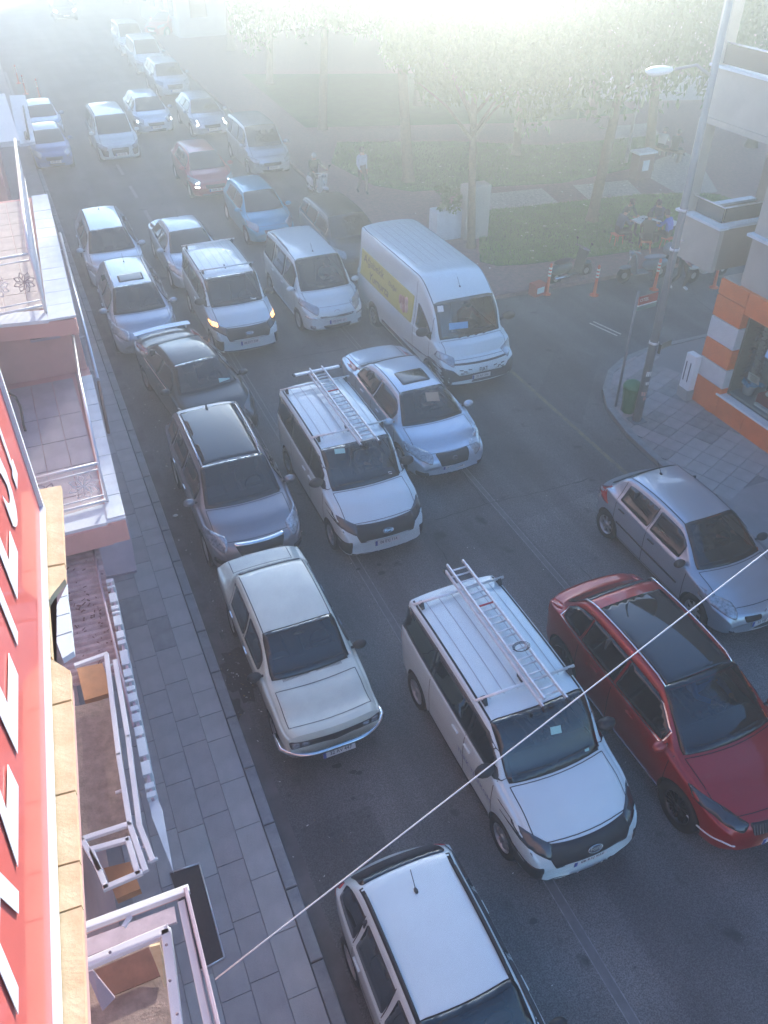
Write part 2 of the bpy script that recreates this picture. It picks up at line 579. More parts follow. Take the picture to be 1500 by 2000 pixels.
        P = [s.hit((v.x, v.y), axis, off) for v in vs]
        V = [tuple(p[0]) for p in P]
        F = []
        want = {'L': Vector((0, -1, 0)), 'R': Vector((0, 1, 0)), 'top': Vector((0, 0, 1)), 'F': Vector((-1, 0, 0)), 'B': Vector((1, 0, 0))}[axis]
        cnt = {}
        for f in fs:
            a, b, c = (Vector(V[i]) for i in f[:3])
            if (b - a).cross(c - a).dot(want) < 0: f = list(reversed(f))
            F.append(tuple(f))
            for k in range(len(f)):
                e = (f[k], f[(k + 1) % len(f)])
                cnt[tuple(sorted(e))] = cnt.get(tuple(sorted(e)), []) + [e]
        base = len(V)
        low = {}
        Sk = []
        for e, l in cnt.items():
            if len(l) == 1:
                a, b = l[0]
                for q in (a, b):
                    if q not in low:
                        low[q] = len(V); V.append(tuple(Vector(V[q]) - P[q][1] * depth))
                Sk.append((b, a, low[a], low[b]))
        me = bpy.data.meshes.new(name)
        me.from_pydata(V, [], F + Sk)
        me.materials.append(mt)
        me.polygons.foreach_set('use_smooth', [True] * len(F) + [False] * len(Sk))
        me.update()
        if me_only: return me
        return link(name, me, parent)
    def strip(s, lines, axis, w=.009, off=.003):
        """dark or bright strips laid on the shell; returns vertices/faces into an MB"""
        mb = MB()
        for ln in lines:
            pts = []
            for a, b in zip(ln, ln[1:]):
                d = math.hypot(b[0] - a[0], b[1] - a[1])
                k = max(1, int(d / .06))
                for j in range(k): pts.append((a[0] + (b[0] - a[0]) * j / k, a[1] + (b[1] - a[1]) * j / k))
            pts.append(ln[-1])
            H = [s.hit(p, axis, off) for p in pts]
            L, Rr = [], []
            for i, (p, n) in enumerate(H):
                d = H[min(i + 1, len(H) - 1)][0] - H[max(i - 1, 0)][0]
                t = d.cross(n)
                if t.length < 1e-6: t = Vector((0, 0, 1))
                t.normalize()
                L.append(p + t * w / 2); Rr.append(p - t * w / 2)
            for i in range(len(H) - 1):
                mb.face([L[i], Rr[i], Rr[i + 1], L[i + 1]])
        return mb
    def windows(s, spans, t=.05, b=.025):
        out = []
        for (xa, xb) in spans:
            n = 8
            bot, top = [], []
            for i in range(n + 1):
                x = xa + (xb - xa) * i / n
                z0, z1 = s.zs(x) + b, s.zr(x) - t
                if z1 > z0 + .02:
                    bot.append((x, z0)); top.append((x, z1))
            if len(bot) > 2: out.append(bot + top[::-1])
        return out

WHEELS = {}
def wheel_meshes(r, style):
    key = (r, style)
    if key in WHEELS: return WHEELS[key]
    w = .2
    t = MB()
    ri = r * .66
    t.lathe([(ri, -w / 2 + .01), (r * .93, -w / 2), (r * .99, -w / 2 + .035), (r, 0), (r * .99, w / 2 - .035), (r * .93, w / 2), (ri, w / 2 - .01)], axis='Y', n=30, cap=False)
    tm = t.mesh('tyre', M_rubber)
    m = MB()
    # rim faces -y (outer side)
    m.lathe([(ri, -w / 2 + .012), (ri * .93, -w / 2 + .02), (ri * .9, -.02)], axis='Y', n=30, m=0, cap=False)
    m.lathe([(ri * .9, -.02), (0.0, -.02)], axis='Y', n=30, m=1, cap=False)
    hub = -w / 2 + .03
    if style == 'steel':      # hubcap with slots
        m.lathe([(ri * .88, hub + .01), (ri * .6, hub - .006), (.06, hub - .012), (.05, hub + .003), (0, hub)], axis='Y', n=30, m=0, cap=False)
        for k in range(9):
            a = 2 * math.pi * k / 9
            c, sn = math.cos(a), math.sin(a)
            q = []
            for (rr, tt) in ((ri * .5, -.03), (ri * .5, .03), (ri * .78, .035), (ri * .78, -.035)):
                q.append((c * rr - sn * tt, hub - .012, sn * rr + c * tt))
            m.face(q[::-1], 1)
    else:
        ns = {'five': 5, 'seven': 7, 'ten': 10, 'wire': 12}[style]
        sw = {'five': .042, 'seven': .028, 'ten': .02, 'wire': .014}[style]
        for k in range(ns):
            for off in ((-.035, .035) if style in ('ten', 'wire') else (0,)):
                a = 2 * math.pi * k / ns
                a2 = a + off * 3
                p0 = (math.cos(a) * .04, hub, math.sin(a) * .04)
                p1 = (math.cos(a2) * ri * .92, hub + .004, math.sin(a2) * ri * .92)
                d = Vector((p1[0] - p0[0], 0, p1[2] - p0[2])).normalized()
                t2 = Vector((-d.z, 0, d.x))
                A, B = Vector(p0), Vector(p1)
                q = [A + t2 * sw, A - t2 * sw, B - t2 * sw * .7, B + t2 * sw * .7]
                if t2.cross(d).y > 0: q.reverse()
                m.slab([tuple(x) for x in q], .014, 0)
        m.lathe([(.055, hub + .03), (.055, hub - .012), (0, hub - .014)], axis='Y', n=14, m=0, cap=False)
    rm = m.mesh('rim', [M_rimdark if style == 'wire' else M_rim, M_black])
    WHEELS[key] = (tm, rm)
    return WHEELS[key]

def add_wheels(car, parent, wheels, r, style, inset=.0):
    tm, rm = wheel_meshes(r, style)
    for wx in wheels:
        for sg in (-1, 1):
            w = empty('wheel', (wx, sg * (car.W / 2 - .115 - inset), r), math.pi if sg > 0 else 0)
            w.parent = parent
            link('tyre', tm, w); link('rim', rm, w)

PLATES = {}
def add_plate(parent, x, y, z, s, tilt=0.0, rear=False):
    mb = MB()
    mb.box((0, 0, 0), (.012, .5, .11), 0)
    mb.box((-.0075, .228, 0), (.004, .044, .108), 1)
    p = mb.build('number_plate', [M_plate, M_plateblue], parent, (x, y, z))
    p.rotation_euler = (0, tilt, math.pi if rear else 0)
    if s:
        me = text_mesh('lettering', s, .088, M_ink, .001, xs=.9)
        link('lettering', me, p, (-.0085, -.022, 0), (math.pi / 2, 0, -math.pi / 2))
    return p

def mirror_mesh(mt):
    mb = MB()
    mb.ball((0, 0, 0), (.075, .115, .075), 0, 12, 8)
    mb.tube([(.01, .09, -.03), (.03, .18, -.07)], .022, 6, 1)
    me = mb.mesh('wing_mirror', [mt, M_black])
    return me

def build_car(k):
    """k: dictionary of dimensions and features"""
    c = Car(**k)
    L, W, H = c.L, c.W, c.H
    hw = W / 2
    xc, xw, xr, xb = k['xc'], k['xw'], k['xr'], k['xb']
    root = empty(k['name'], label=k['label'], cat=k['cat'], group=k.get('group'))
    mt = k['paint']
    wr = k.get('wr', .31)
    wheels = k['wheels']
    detail = k.get('detail', 2)
    body_o = c.body(mt, root, wheels, wr)
    add_wheels(c, root, wheels, wr, k.get('rim', 'ten'))
    bow = lambda x, y: x + c.bow(x) * (y / hw) ** 2
    # windscreen
    gm = k.get('glass', M_glass)
    def topglass(xa, xz, ia, iz, n=7):
        pts = []
        wa, wz = c.cw(xa) - ia, c.cw(xz) - iz
        for i in range(n + 1):
            y = -wa + 2 * wa * i / n
            pts.append((bow(xa, y), y))
        for i in range(n + 1):
            y = wz - 2 * wz * i / n
            pts.append((bow(xz, y), y))
        return pts
    wpoly = topglass(xc - .02, xw - .015, .06, .035)
    if detail > 1:
        c.panel('windscreen', M_screen, wpoly, 'top', root, step=.06, off=.012, depth=.004)
        cxm = sum(p[0] for p in wpoly) / len(wpoly)
        ring = [(cxm + (p[0] - cxm) * .93, p[1] * .95) for p in wpoly]
        hole = [(cxm + (p[0] - cxm) * .86, p[1] * .91) for p in wpoly]
        bm = bmesh.new(); bm.from_mesh(body_o.data)
        bmesh.ops.delete(bm, geom=[f for f in bm.faces if f.normal.z > .15 and f.calc_center_median().z > k.get('zc', 1) - .08 and inside((f.calc_center_median().x, f.calc_center_median().y), hole)], context='FACES')
        bm.to_mesh(body_o.data); bm.free()
        fr_ = c.strip([[tuple(q) for q in (ring + [ring[0]])]], 'top', .085, .006)
        fr_.build('glass_border', M_gap, root)
        # cabin seen through the glass
        zf = k.get('zc', 1.0)
        yw = hw - .16
        m = MB()
        m.slab([(xc - .1, -yw, .42), (L - .7, -yw, .42), (L - .7, yw, .42), (xc - .1, yw, .42)], .03)
        m.slab([(xc + 1.9, -yw, .42), (xc + 1.9, yw, .42), (xc + 1.9, yw, H - .14), (xc + 1.9, -yw, H - .14)], .03)
        for sg in (-1, 1): m.slab([(xc, sg * yw, .42), (xc + 1.9, sg * yw, .42), (xc + 1.9, sg * yw, k.get('belt', .95)), (xc, sg * yw, k.get('belt', .95) - .05)], .02)
        m.build('cabin_floor', M_trim, root)
        m = MB(); m.slab([(bow(xc + .0, .5) , -yw, zf - .05), (xc + .42, -yw, zf - .1), (xc + .42, yw, zf - .1), (bow(xc + .0, .5), yw, zf - .05)], -.05)
        m.box((xc + .45, 0, zf - .25), (.12, yw * 2, .3), bev=.03); m.build('dashboard', M_trim, root)
        m = MB(); sx_, sy_, sz_ = xc + .62, -.36, zf - .12
        m.tube([(sx_ + .06 * math.sin(t / 16 * 6.283), sy_ + .18 * math.cos(t / 16 * 6.283), sz_ + .17 * math.sin(t / 16 * 6.283)) for t in range(17)], .014, 6); m.box((sx_, sy_, sz_), (.05, .3, .03)); m.build('steering_wheel', M_black, root)
        for sy2 in (-.36, .36):
            m = MB(); m.box((xc + 1.02, sy2, .52 + k.get('seat_up', 0)), (.5, .46, .16), bev=.05); m.slab([(xc + 1.22, sy2 - .22, .55), (xc + 1.42, sy2 - .2, min(H - .5, 1.08 + k.get('seat_up', 0))), (xc + 1.42, sy2 + .2, min(H - .5, 1.08 + k.get('seat_up', 0))), (xc + 1.22, sy2 + .22, .55)], -.11)
            m.ball((xc + 1.42, sy2, min(H - .34, 1.2 + k.get('seat_up', 0))), (.06, .13, .09), 0, 10, 6); m.build('seat', M_seat, root)
        rm_, _n = c.hit((bow(xw, 0) - .12, 0), 'top', -.07); m = MB(); m.box((0, 0, 0), (.03, .2, .06), bev=.01); m.build('rear_view_mirror', M_black, root, rm_)
    else:
        c.panel('windscreen', gm, wpoly, 'top', root, step=.06, off=.009)
    if detail > 1:
        for ws in ((-.05, -.3, -.55), (.55, .3, .06)): c.strip([[(bow(xc + .06, y), y) for y in ws]], 'top', .022, .022).build('wiper', M_black, root)
    # rear glass
    if k.get('rear_glass', True):
        if L - xb > .25 or xb - xr > .32:
            c.panel('rear_window', gm, topglass(xr + .05, xb - .04, .06, .1), 'top', root, step=.06, off=.009)
        else:
            z0, z1 = k['zd'] + .02, H - .16
            w0, w1 = hw * .74, c.cw(xr) - .06
            c.panel('rear_window', gm, [(-w0, z0), (w0, z0), (w1, z1), (-w1, z1)], 'B', root, step=.06)
    # side windows
    for poly in c.windows(k['win'], k.get('wt', .055), k.get('wb', .03)):
        for sd_ in 'LR':
            c.panel('side_window', gm, poly, sd_, root, step=.06, off=.011, rnd=1)
    if k.get('chrome_line'):
        a, b = k['win'][0][0], k['win'][-1][1]
        ln = [(a + (b - a) * i / 16, c.zs(a + (b - a) * i / 16) + .012) for i in range(17)]
        for sd_ in 'LR': c.strip([ln], sd_, .018, .008).build('window_trim', M_chrome, root)
    if k.get('chrome_ring'):
        a, b = k['win'][0][0] - .02, k['win'][-1][1] + .03
        lo = [(a + (b - a) * i / 16, c.zs(a + (b - a) * i / 16) + .012) for i in range(17)]
        hi = [(x, max(c.zr(x) - .065, c.zs(x) + .012)) for x in [b - (b - a) * i / 16 for i in range(17)]]
        for sd_ in 'LR': c.strip([lo + hi + [lo[0]]], sd_, .02, .008).build('window_trim', M_chrome, root)
    if k.get('darkband'):
        a, b = k['darkband']
        n = 14
        bot = [(a + (b - a) * i / n, c.zs(a + (b - a) * i / n) + .005) for i in range(n + 1)]
        top = [(x, max(c.zr(x) - .04, c.zs(x) + .01)) for x in [b - (b - a) * i / n for i in range(n + 1)]]
        for sd_ in 'LR': c.panel('window_surround', M_lampdark, bot + top, sd_, root, off=.006, step=.06, rnd=0)
    # panel gaps
    if detail > 0:
        for sd_ in 'LR':
            lines = []
            for xd in k.get('doors', []):
                lines.append([(xd, c.zb(xd) + .08), (xd, c.zs(xd) - .005)])
                if c.zr(xd + .05) > c.zs(xd) + .2: lines.append([(xd + .02, c.zs(xd)), (xd + .05, c.zr(xd + .05) - .03)])
            ds = k.get('doors', [])
            if ds: lines.append([(ds[0], c.zb(ds[0]) + .08), (ds[-1], c.zb(ds[-1]) + .08)])
            if lines: c.strip(lines, sd_, .012).build('door_gap', M_gap, root)
        bl = []
        cw0 = .8 * hw
        x9 = xc - k.get('seam', .07)
        for sg in (-1, 1):
            bl.append([(bow(.2 + (x9 - .2) * i / 8, c.cw(.2 + (x9 - .2) * i / 8) * .93), sg * c.cw(.2 + (x9 - .2) * i / 8) * .93) for i in range(9)])
        cw0 = c.cw(x9) * .93
        bl.append([(bow(xc - k.get('seam', .07), y), y) for y in [cw0 * (-1 + i / 4) for i in range(9)]])
        bl.append([(bow(.2, y), y) for y in [c.cw(.2) * .93 * (-1 + i / 4) for i in range(9)]])
        for b_ in bl: c.strip([b_], 'top', .012).build('bonnet_gap', M_gap, root)
        if k.get('deck'):
            q = hw * .66
            for b_ in ([(bow(xb + .03, y), y) for y in [q * (-1 + i / 4) for i in range(9)]], [(xb, -q), (L - .1, -q)], [(xb, q), (L - .1, q)]): c.strip([b_], 'top', .012).build('boot_gap', M_gap, root)
    # roof gutters / rails
    if k.get('gutter', True) and detail > 0:
        for sg in (-1, 1):
          c.strip([[(xw + (xr - xw) * i / 10, sg * (c.cw(xw + (xr - xw) * i / 10) - .05)) for i in range(11)]], 'top', k.get('gutter_w', .018), .003).build('roof_gutter', k.get('gutter_mat', M_gap), root)
    if k.get('rails'):
        for sg in (-1, 1):
            pts = []
            a, b = k.get('rail_span', (xw + .25, xr - .1))
            for i in range(13):
                x = a + (b - a) * i / 12
                y = sg * (c.cw(x) - .06)
                p, n = c.hit((x, y), 'top', .045 if 0 < i < 12 else .0)
                pts.append(p)
            MB().tube(pts, .016, 6).build('roof_rail', k['rails'], root)
    if k.get('pano'):
        a, b = k['pano']
        q = .86
        c.panel('panoramic_roof', M_glass, [(a, -c.cw(a) * q), (b, -c.cw(b) * q), (b, c.cw(b) * q), (a, c.cw(a) * q)], 'top', root, off=.008, step=.07, rnd=1)
        if k.get('pano_split'):
            m_ = k['pano_split']
            c.strip([[(m_, -c.cw(a) * q), (m_, c.cw(a) * q)]], 'top', .012, .006).build('roof_gap', M_gap, root)
    if k.get('sunroof'):
        a, b = k['sunroof']
        q = .6
        c.panel('sunroof', M_glass, [(a, -c.cw(a) * q), (b, -c.cw(b) * q), (b, c.cw(b) * q), (a, c.cw(a) * q)], 'top', root, off=.008, step=.06, rnd=2)
    if k.get('ribs'):
        a, b, n = k['ribs']
        wd = c.cw((a + b) / 2) * .72
        for i in range(n):
            y = -wd + 2 * wd * i / (n - 1)
            c.strip([[(a, y), (b, y)]], 'top', .012, .004).build('roof_groove', mat('roof_groove', (0.3, 0.33, 0.36), .5), root)
    # lights
    for sg in (-1, 1):
        def S(poly): return [(sg * p[0] * hw, p[1]) for p in poly]
        if k.get('lamp'):
            c.panel('headlight', k.get('lamp_mat', M_lamp), S(k['lamp']), 'F', root, off=.008, step=.035, rnd=1)
        for nm, mm, poly in k.get('front_sym', []):
            c.panel(nm, mm, S(poly), 'F', root, off=.012, step=.03, rnd=1)
        if k.get('tail'):
            c.panel('tail_light', M_red, S(k['tail']), 'B', root, off=.006, step=.05, rnd=1)
    for nm, mm, poly in k.get('front', []):
        c.panel(nm, mm, [(p[0] * hw, p[1]) for p in poly], 'F', root, off=.007, step=.04, rnd=1)
    for nm, mm, poly in k.get('front2', []):
        c.panel(nm, mm, [(p[0] * hw, p[1]) for p in poly], 'F', root, off=.014, step=.04, rnd=1)
    for nm, mm, poly, ax in k.get('side', []):
        for sd_ in ax: c.panel(nm, mm, poly, sd_, root, off=.008, step=.06, rnd=1)
    # handles
    if detail > 1:
        for hx in k.get('handles', []):
            for sg, ax in ((-1, 'L'), (1, 'R')):
                p, n = c.hit((hx, c.zs(hx) - k.get('hdrop', .11)), ax, .012)
                mb = MB(); mb.box((0, 0, 0), (.17, .03, .03), 0, bev=.009)
                mb.build('door_handle', k.get('handle_mat', mt), root, p)
    # mirrors
    mm = mirror_mesh(k.get('mirror_mat', mt))
    mx = xc + k.get('mirror_dx', .28)
    for sg in (-1, 1):
        o = link('wing_mirror', mm, root, (mx, sg * (hw + .06 + k.get('mirror_out', 0)), c.zs(mx) + k.get('mirror_up', .09)))
        ms_ = k.get('mirror_s', 1.0); o.scale = (ms_, -ms_ if sg > 0 else ms_, ms_)
    # plate
    if k.get('plate') is not None:
        p, n = c.hit((k.get('plate_y', 0), k.get('plate_z', .45)), 'F', .02)
        add_plate(root, p.x - .02, p.y, p.z, k['plate'], math.asin(max(-.5, min(.5, n.z))) * .6)
    if k.get('antenna'):
        ax = k['antenna']
        p, n = c.hit((ax, 0), 'top', 0)
        mb = MB()
        if k.get('fin'):
            mb.slab([(0, -.018, 0), (.16, -.018, 0), (.17, -.018, .06)], -.036)
        else:
            mb.ball((0, 0, .01), (.04, .025, .018), 0, 8, 6)
            mb.tube([(0, 0, .01), (.16, 0, .19)], .005, 5)
        mb.build('antenna', M_black, root, p)
    if k.get('spoiler'):
        zz, col = k['spoiler']
        mb = MB()
        pts = []
        n = 10
        for i in range(n + 1):
            y = -hw * .82 + 2 * hw * .82 * i / n
            pts.append((L - .1 - .1 * (y / hw) ** 2, y, zz))
        for i in range(n):
            a, b = pts[i], pts[i + 1]
            mb.slab([(a[0] - .09, a[1], a[2]), (a[0] + .09, a[1], a[2] + .015), (b[0] + .09, b[1], b[2] + .015), (b[0] - .09, b[1], b[2])], .025)
        for sg in (-1, 1): mb.box((L - .15, sg * hw * .7, zz - .05), (.08, .03, .1))
        mb.build('spoiler', col, root)
    k['_c'] = c
    return root, c

def place(root, x, yfront, yaw=0.0):
    """nose centre at (x, yfront), the tail pointing away (+Y); yaw turns the tail counter-clockwise in degrees"""
    root.location = (x, yfront, 0.0)
    root.rotation_euler = (0, 0, R(90 + yaw))
# ------------------------------------------------------------------ setting
_F = Vector((math.sin(HEAD) * math.cos(PITCH), math.cos(HEAD) * math.cos(PITCH), -math.sin(PITCH)))
_R = Vector((math.cos(HEAD), -math.sin(HEAD), 0))
_U = _R.cross(_F)
def G(u, v, z=0.0):
    """world point at height z that the survey photograph shows at (u, v)"""
    d = _F * FPX + _R * (u - 750) - _U * (v - 1000)
    t = (z - CAMH) / d.z
    return (d.x * t, d.y * t, z)

M_asph = asphalt('asphalt', (0.135, 0.132, 0.13), (0.085, 0.084, 0.084), (0.34, 0.34, 0.33))
M_kerb = mat('kerb_stone', (0.25, 0.26, 0.27), 0.85, noise=.25, nscale=6, bump=.3, bscale=40, coord='Object')
M_tile = mat('pavement_tile', (0.33, 0.3, 0.3), 0.8, noise=.18, nscale=3.0, bump=.3, bscale=60)
M_tile2 = mat('pavement_tile_pale', (0.37, 0.355, 0.35), 0.8, noise=.18, nscale=2.4, bump=.3, bscale=60)
M_tile3 = mat('pavement_tile_dark', (0.26, 0.24, 0.24), 0.8, noise=.3, nscale=4, bump=.3, bscale=60)
M_joint = mat('joint_bed', (0.23, 0.21, 0.21), 0.95)
M_pink = mat('red_park_paving', (0.3, 0.17, 0.16), 0.85, noise=.4, nscale=7, bump=.5, bscale=22, coord='Object', col2=(0.2, 0.12, 0.12))
M_cream = mat('cream_park_paving', (0.45, 0.4, 0.36), 0.85, noise=.4, nscale=9, bump=.5, bscale=22, col2=(0.24, 0.2, 0.19))
M_grassbase = mat('turf_soil', (0.07, 0.14, 0.03), 0.95, noise=.4, nscale=2, col2=(0.045, 0.09, 0.02))
M_line = mat('worn_white_line', (0.25, 0.25, 0.255), 0.8, noise=.5, nscale=9, col2=(0.13, 0.135, 0.145), n2=.48)
M_yline = mat('worn_yellow_line', (0.2, 0.165, 0.09), 0.8, noise=.5, nscale=7, col2=(0.12, 0.115, 0.11), n2=.5)

g = MB(); g.face([(-320, -60, 0), (320, -60, 0), (320, 420, 0), (-320, 420, 0)])
tag(g.build('ground', mat('far_ground', (0.11, 0.11, 0.1), .9, noise=.3, nscale=.3)), kind='structure')
g = MB()
g.face([(-1, -30, .004), (60, -30, .004), (60, 20.3, .004), (11.6, 20.3, .004), (10.9, 26, .004), (11.4, 120, .004), (-1, 120, .004)])
tag(g.build('road', M_asph), kind='structure')

def marks(name, mt, quads):
    m = MB()
    for q in quads: m.face(q)
    return tag(m.build(name, mt), kind='structure')
def line_quads(x, y0, y1, w, z=.008, dx=0.0, seg=3.0, skip=0.0):
    out = []
    y = y0
    while y < y1:
        if random.random() >= skip:
            e = min(y + seg, y1)
            out.append([(x - w / 2 + dx * (y - y0), y, z), (x + w / 2 + dx * (y - y0), y, z), (x + w / 2 + dx * (e - y0), e, z), (x - w / 2 + dx * (e - y0), e, z)])
        y += seg
    return out
# old line A: a resurfaced strip between two thin pale edges
marks('lane_line', M_line, line_quads(4.125, -4, 30, .016) + line_quads(4.25, -4, 30, .016) + line_quads(7.44, 6, 22, .016) + line_quads(7.55, 6, 22, .016))
M_strip = mat('lane_strip', (0.15, 0.15, 0.152), .85, noise=.3, nscale=5)
marks('lane_strip', M_strip, line_quads(4.188, -4, 16, .109, .0065, seg=2.0) + line_quads(7.495, 6, 14, .094, .0065, seg=2.0))
marks('dashed_line', M_line, [q for y in (31, 34.2, 37.4, 40.6) for q in line_quads(4.2, y, y + 1.6, .12)])
marks('yellow_line', M_yline, line_quads(10.66, 2, 30, .1, seg=1.2, skip=.25))
a, b = G(1150, 632), G(1204, 657)
d = (Vector(b) - Vector(a)).normalized(); nn = Vector((-d.y, d.x, 0))
qq = []
for o_ in (0, .16):
    A, B = Vector(a) + nn * o_, Vector(b) + nn * o_
    qq.append([tuple(A + Vector((0, 0, .009))), tuple(B + Vector((0, 0, .009))), tuple(B + nn * .06 + Vector((0, 0, .009))), tuple(A + nn * .06 + Vector((0, 0, .009)))])
marks('give_way_line', mat('fresh_white_line', (0.5, 0.5, 0.48), .7, noise=.2, nscale=12), qq)
# resurfaced patches, a shade off the old asphalt
M_patch = asphalt('patch_asphalt', (0.16, 0.157, 0.154), (0.11, 0.109, 0.108), (0.34, 0.34, 0.33))
M_patch2 = asphalt('dark_patch_asphalt', (0.105, 0.104, 0.105), (0.072, 0.072, 0.073), (0.3, 0.3, 0.3))
marks('road_patch', M_patch, [[(7.62, 4.0, .0052), (10.5, 3.9, .0052), (10.5, 11.25, .0052), (7.62, 10.9, .0052)], [(4.3, 13.4, .0052), (7.38, 13.3, .0052), (7.38, 17.2, .0052), (4.3, 17.3, .0052)]])
marks('road_patch', M_patch2, [[(1.34, -3, .0054), (2.5, -3, .0054), (2.45, 6.2, .0054), (1.34, 6.25, .0054)], [(10.9, 13.5, .0052), (13.2, 16.1, .0052), (12.6, 17.2, .0052), (10.2, 14.6, .0052)]])
# cracks across the asphalt
M_crack = mat('crack', (0.035, 0.035, 0.04), .95)
def crack(pts, w=.018, z=.011, jit=.025):
    m = MB()
    P = [Vector((p[0], p[1], z)) for p in pts]
    Q = []
    for a, b in zip(P, P[1:]):
        n = max(1, int((b - a).length / .18))
        for i in range(n):
            q = a.lerp(b, i / n); Q.append(q + Vector((random.uniform(-jit, jit), random.uniform(-jit, jit), 0)))
    Q.append(P[-1])
    for a, b in zip(Q, Q[1:]):
        d = (b - a).normalized(); n = Vector((-d.y, d.x, 0)) * w * random.uniform(.3, .7)
        m.face([a - n, b - n, b + n, a + n])
    return m
cm = crack([G(850, 1016), G(952, 985), G(1106, 949), G(1160, 932)])
for o in (crack([G(850, 1058), G(888, 1118)]), crack([G(905, 925), G(948, 984)], .012), crack([G(500, 545), G(720, 500)], .03), crack([G(540, 705), G(680, 680)], .02), crack([G(1345, 575), G(1420, 630)], .02), crack([G(1135, 1110), G(1160, 1140)], .01)):
    i = len(cm.v); cm.v += o.v; cm.f += [tuple(k + i for k in f) for f in o.f]; cm.m += o.m; cm.s += o.s
tag(cm.build('road_crack', M_crack), kind='structure')
# damp dirty patches and oil spots
def blob(c, rx, ry, z, n=26, ang=0):
    m = []
    for i in range(n):
        t = 2 * math.pi * i / n
        r = random.uniform(.7, 1.15)
        x, y = rx * r * math.cos(t), ry * r * math.sin(t)
        m.append((c[0] + x * math.cos(ang) - y * math.sin(ang), c[1] + x * math.sin(ang) + y * math.cos(ang), z))
    return m
m = MB()
m.face(blob(G(470, 1312), .34, .62, .010)); m.face(blob(G(455, 1385), .16, .25, .0105))
M_stain = mat('damp_dirt', (0.045, 0.03, 0.03), .75, noise=.5, nscale=16, bump=.6, bscale=30)
tag(m.build('gutter_dirt', M_stain), kind='structure')
m = MB()
for (u, v, r) in ((660, 1496, .07), (690, 1508, .06), (702, 1510, .05), (740, 1103, .06), (700, 1112, .05), (1042, 1800, .07), (690, 1560, .035), (655, 1497, .05), (565, 1555, .03), (745, 1120, .08), (648, 1630, .05), (1240, 1890, .02), (860, 1160, .05), (720, 1595, .03)):
    m.face(blob(G(u, v), r, r * .7, .0095, 12))
tag(m.build('oil_spot', mat('oil', (0.03, 0.03, 0.034), .45)), kind='structure')
# small litter and dry leaves
m = MB()
rl = random.Random(3)
def bit(x, y, z, s):
    a = rl.uniform(0, 6.28); c_, s_ = math.cos(a), math.sin(a)
    l, w = s, s * rl.uniform(.2, .5)
    pts = [(-l, -w, 0), (l, -w * .6, .004), (l * .8, w, .012), (-l * .7, w, .006)]
    m.face([(x + p[0] * c_ - p[1] * s_, y + p[0] * s_ + p[1] * c_, z + p[2]) for p in pts], 0 if rl.random() < .7 else 1)
for i in range(230): bit(rl.uniform(1.2, 11), rl.uniform(-2, 15), .014, rl.uniform(.004, .013))
for i in range(90): bit(rl.gauss(1.5, .18), rl.uniform(5, 20), .014, rl.uniform(.006, .018))
for i in range(60):
    p = G(460, 1340); bit(rl.gauss(p[0], .2), rl.gauss(p[1], .45), .016, rl.uniform(.008, .02))
for i in range(260): bit(rl.uniform(13, 24), rl.uniform(22, 34), .16, rl.uniform(.03, .07))
tag(m.build('litter', [M_paper, mat('dry_leaf', (0.3, 0.22, 0.1), .8)]), kind='stuff')

# ---- pavements
def clip_poly(poly, conv):
    out = poly
    n = len(conv)
    for i in range(n):
        a, b = conv[i], conv[(i + 1) % n]
        inp = out; out = []
        if not inp: break
        def sd(p): return (b[0] - a[0]) * (p[1] - a[1]) - (b[1] - a[1]) * (p[0] - a[0])
        for j in range(len(inp)):
            p, q = inp[j], inp[(j + 1) % len(inp)]
            sp, sq = sd(p), sd(q)
            if sp >= 0: out.append(p)
            if (sp >= 0) != (sq >= 0):
                t = sp / (sp - sq); out.append((p[0] + (q[0] - p[0]) * t, p[1] + (q[1] - p[1]) * t))
    return out
def area(p): return abs(sum(p[i][0] * p[(i + 1) % len(p)][1] - p[(i + 1) % len(p)][0] * p[i][1] for i in range(len(p)))) / 2

KZ = .12
pv = MB(); pv.prism([(-4, -12), (.94, -12), (.94, 120), (-4, 120)], -.05, KZ - .02)
pave = tag(pv.build('pavement', M_joint), kind='structure')
TILE_CACHE = {}
def tile_mesh(w, l, mt):
    key = (round(w, 3), round(l, 3), mt.name)
    if key not in TILE_CACHE:
        t = MB(); t.box((0, 0, 0), (w, l, .04), bev=.004); TILE_CACHE[key] = t.mesh('paving_tile', mt)
    return TILE_CACHE[key]
rt = random.Random(5)
cols = [(.94, .57, M_tile2), (.57, .21, M_tile), (.21, -.16, M_tile), (-.16, -.52, M_tile), (-.52, -.9, M_tile)]
for ci, (xa, xb, mt) in enumerate(cols):
    y = 1.8 + rt.uniform(0, .5)
    lim = 27 if ci < 3 else 14.5
    while y < lim:
        l = .78 if rt.random() < .8 else .5
        mm = mt
        if 4 < ci: mm = M_tile
        if rt.random() < .12 and ci: mm = M_tile2
        if rt.random() < .1: mm = M_tile3 if ci and y > 9 else mm
        tm = tile_mesh(xa - xb - .007, l - .007, mm)
        link('paving_tile', tm, pave, ((xa + xb) / 2, y + l / 2, KZ - .018 + rt.uniform(-.002, .003)))
        y += l
m = MB(); m.face([(-4, 27.2, KZ + .004), (.94, 27.2, KZ + .004), (.94, 120, KZ + .004), (-4, 120, KZ + .004)]); tag(m.build('far_pavement', M_tile), kind='structure')
kerb = empty('kerb'); kerb['kind'] = 'structure'
km = {}
y = 1.5
while y < 60:
    if 'a' not in km:
        t = MB(); t.box((0, 0, 0), (.16, .965, .16), bev=.012); km['a'] = t.mesh('kerb_stone', M_kerb)
    o = link('kerb_stone', km['a'], kerb, (1.03, y + .49, .045 + rt.uniform(-.004, .004)), (0, 0, rt.uniform(-.004, .004)))
    y += .985
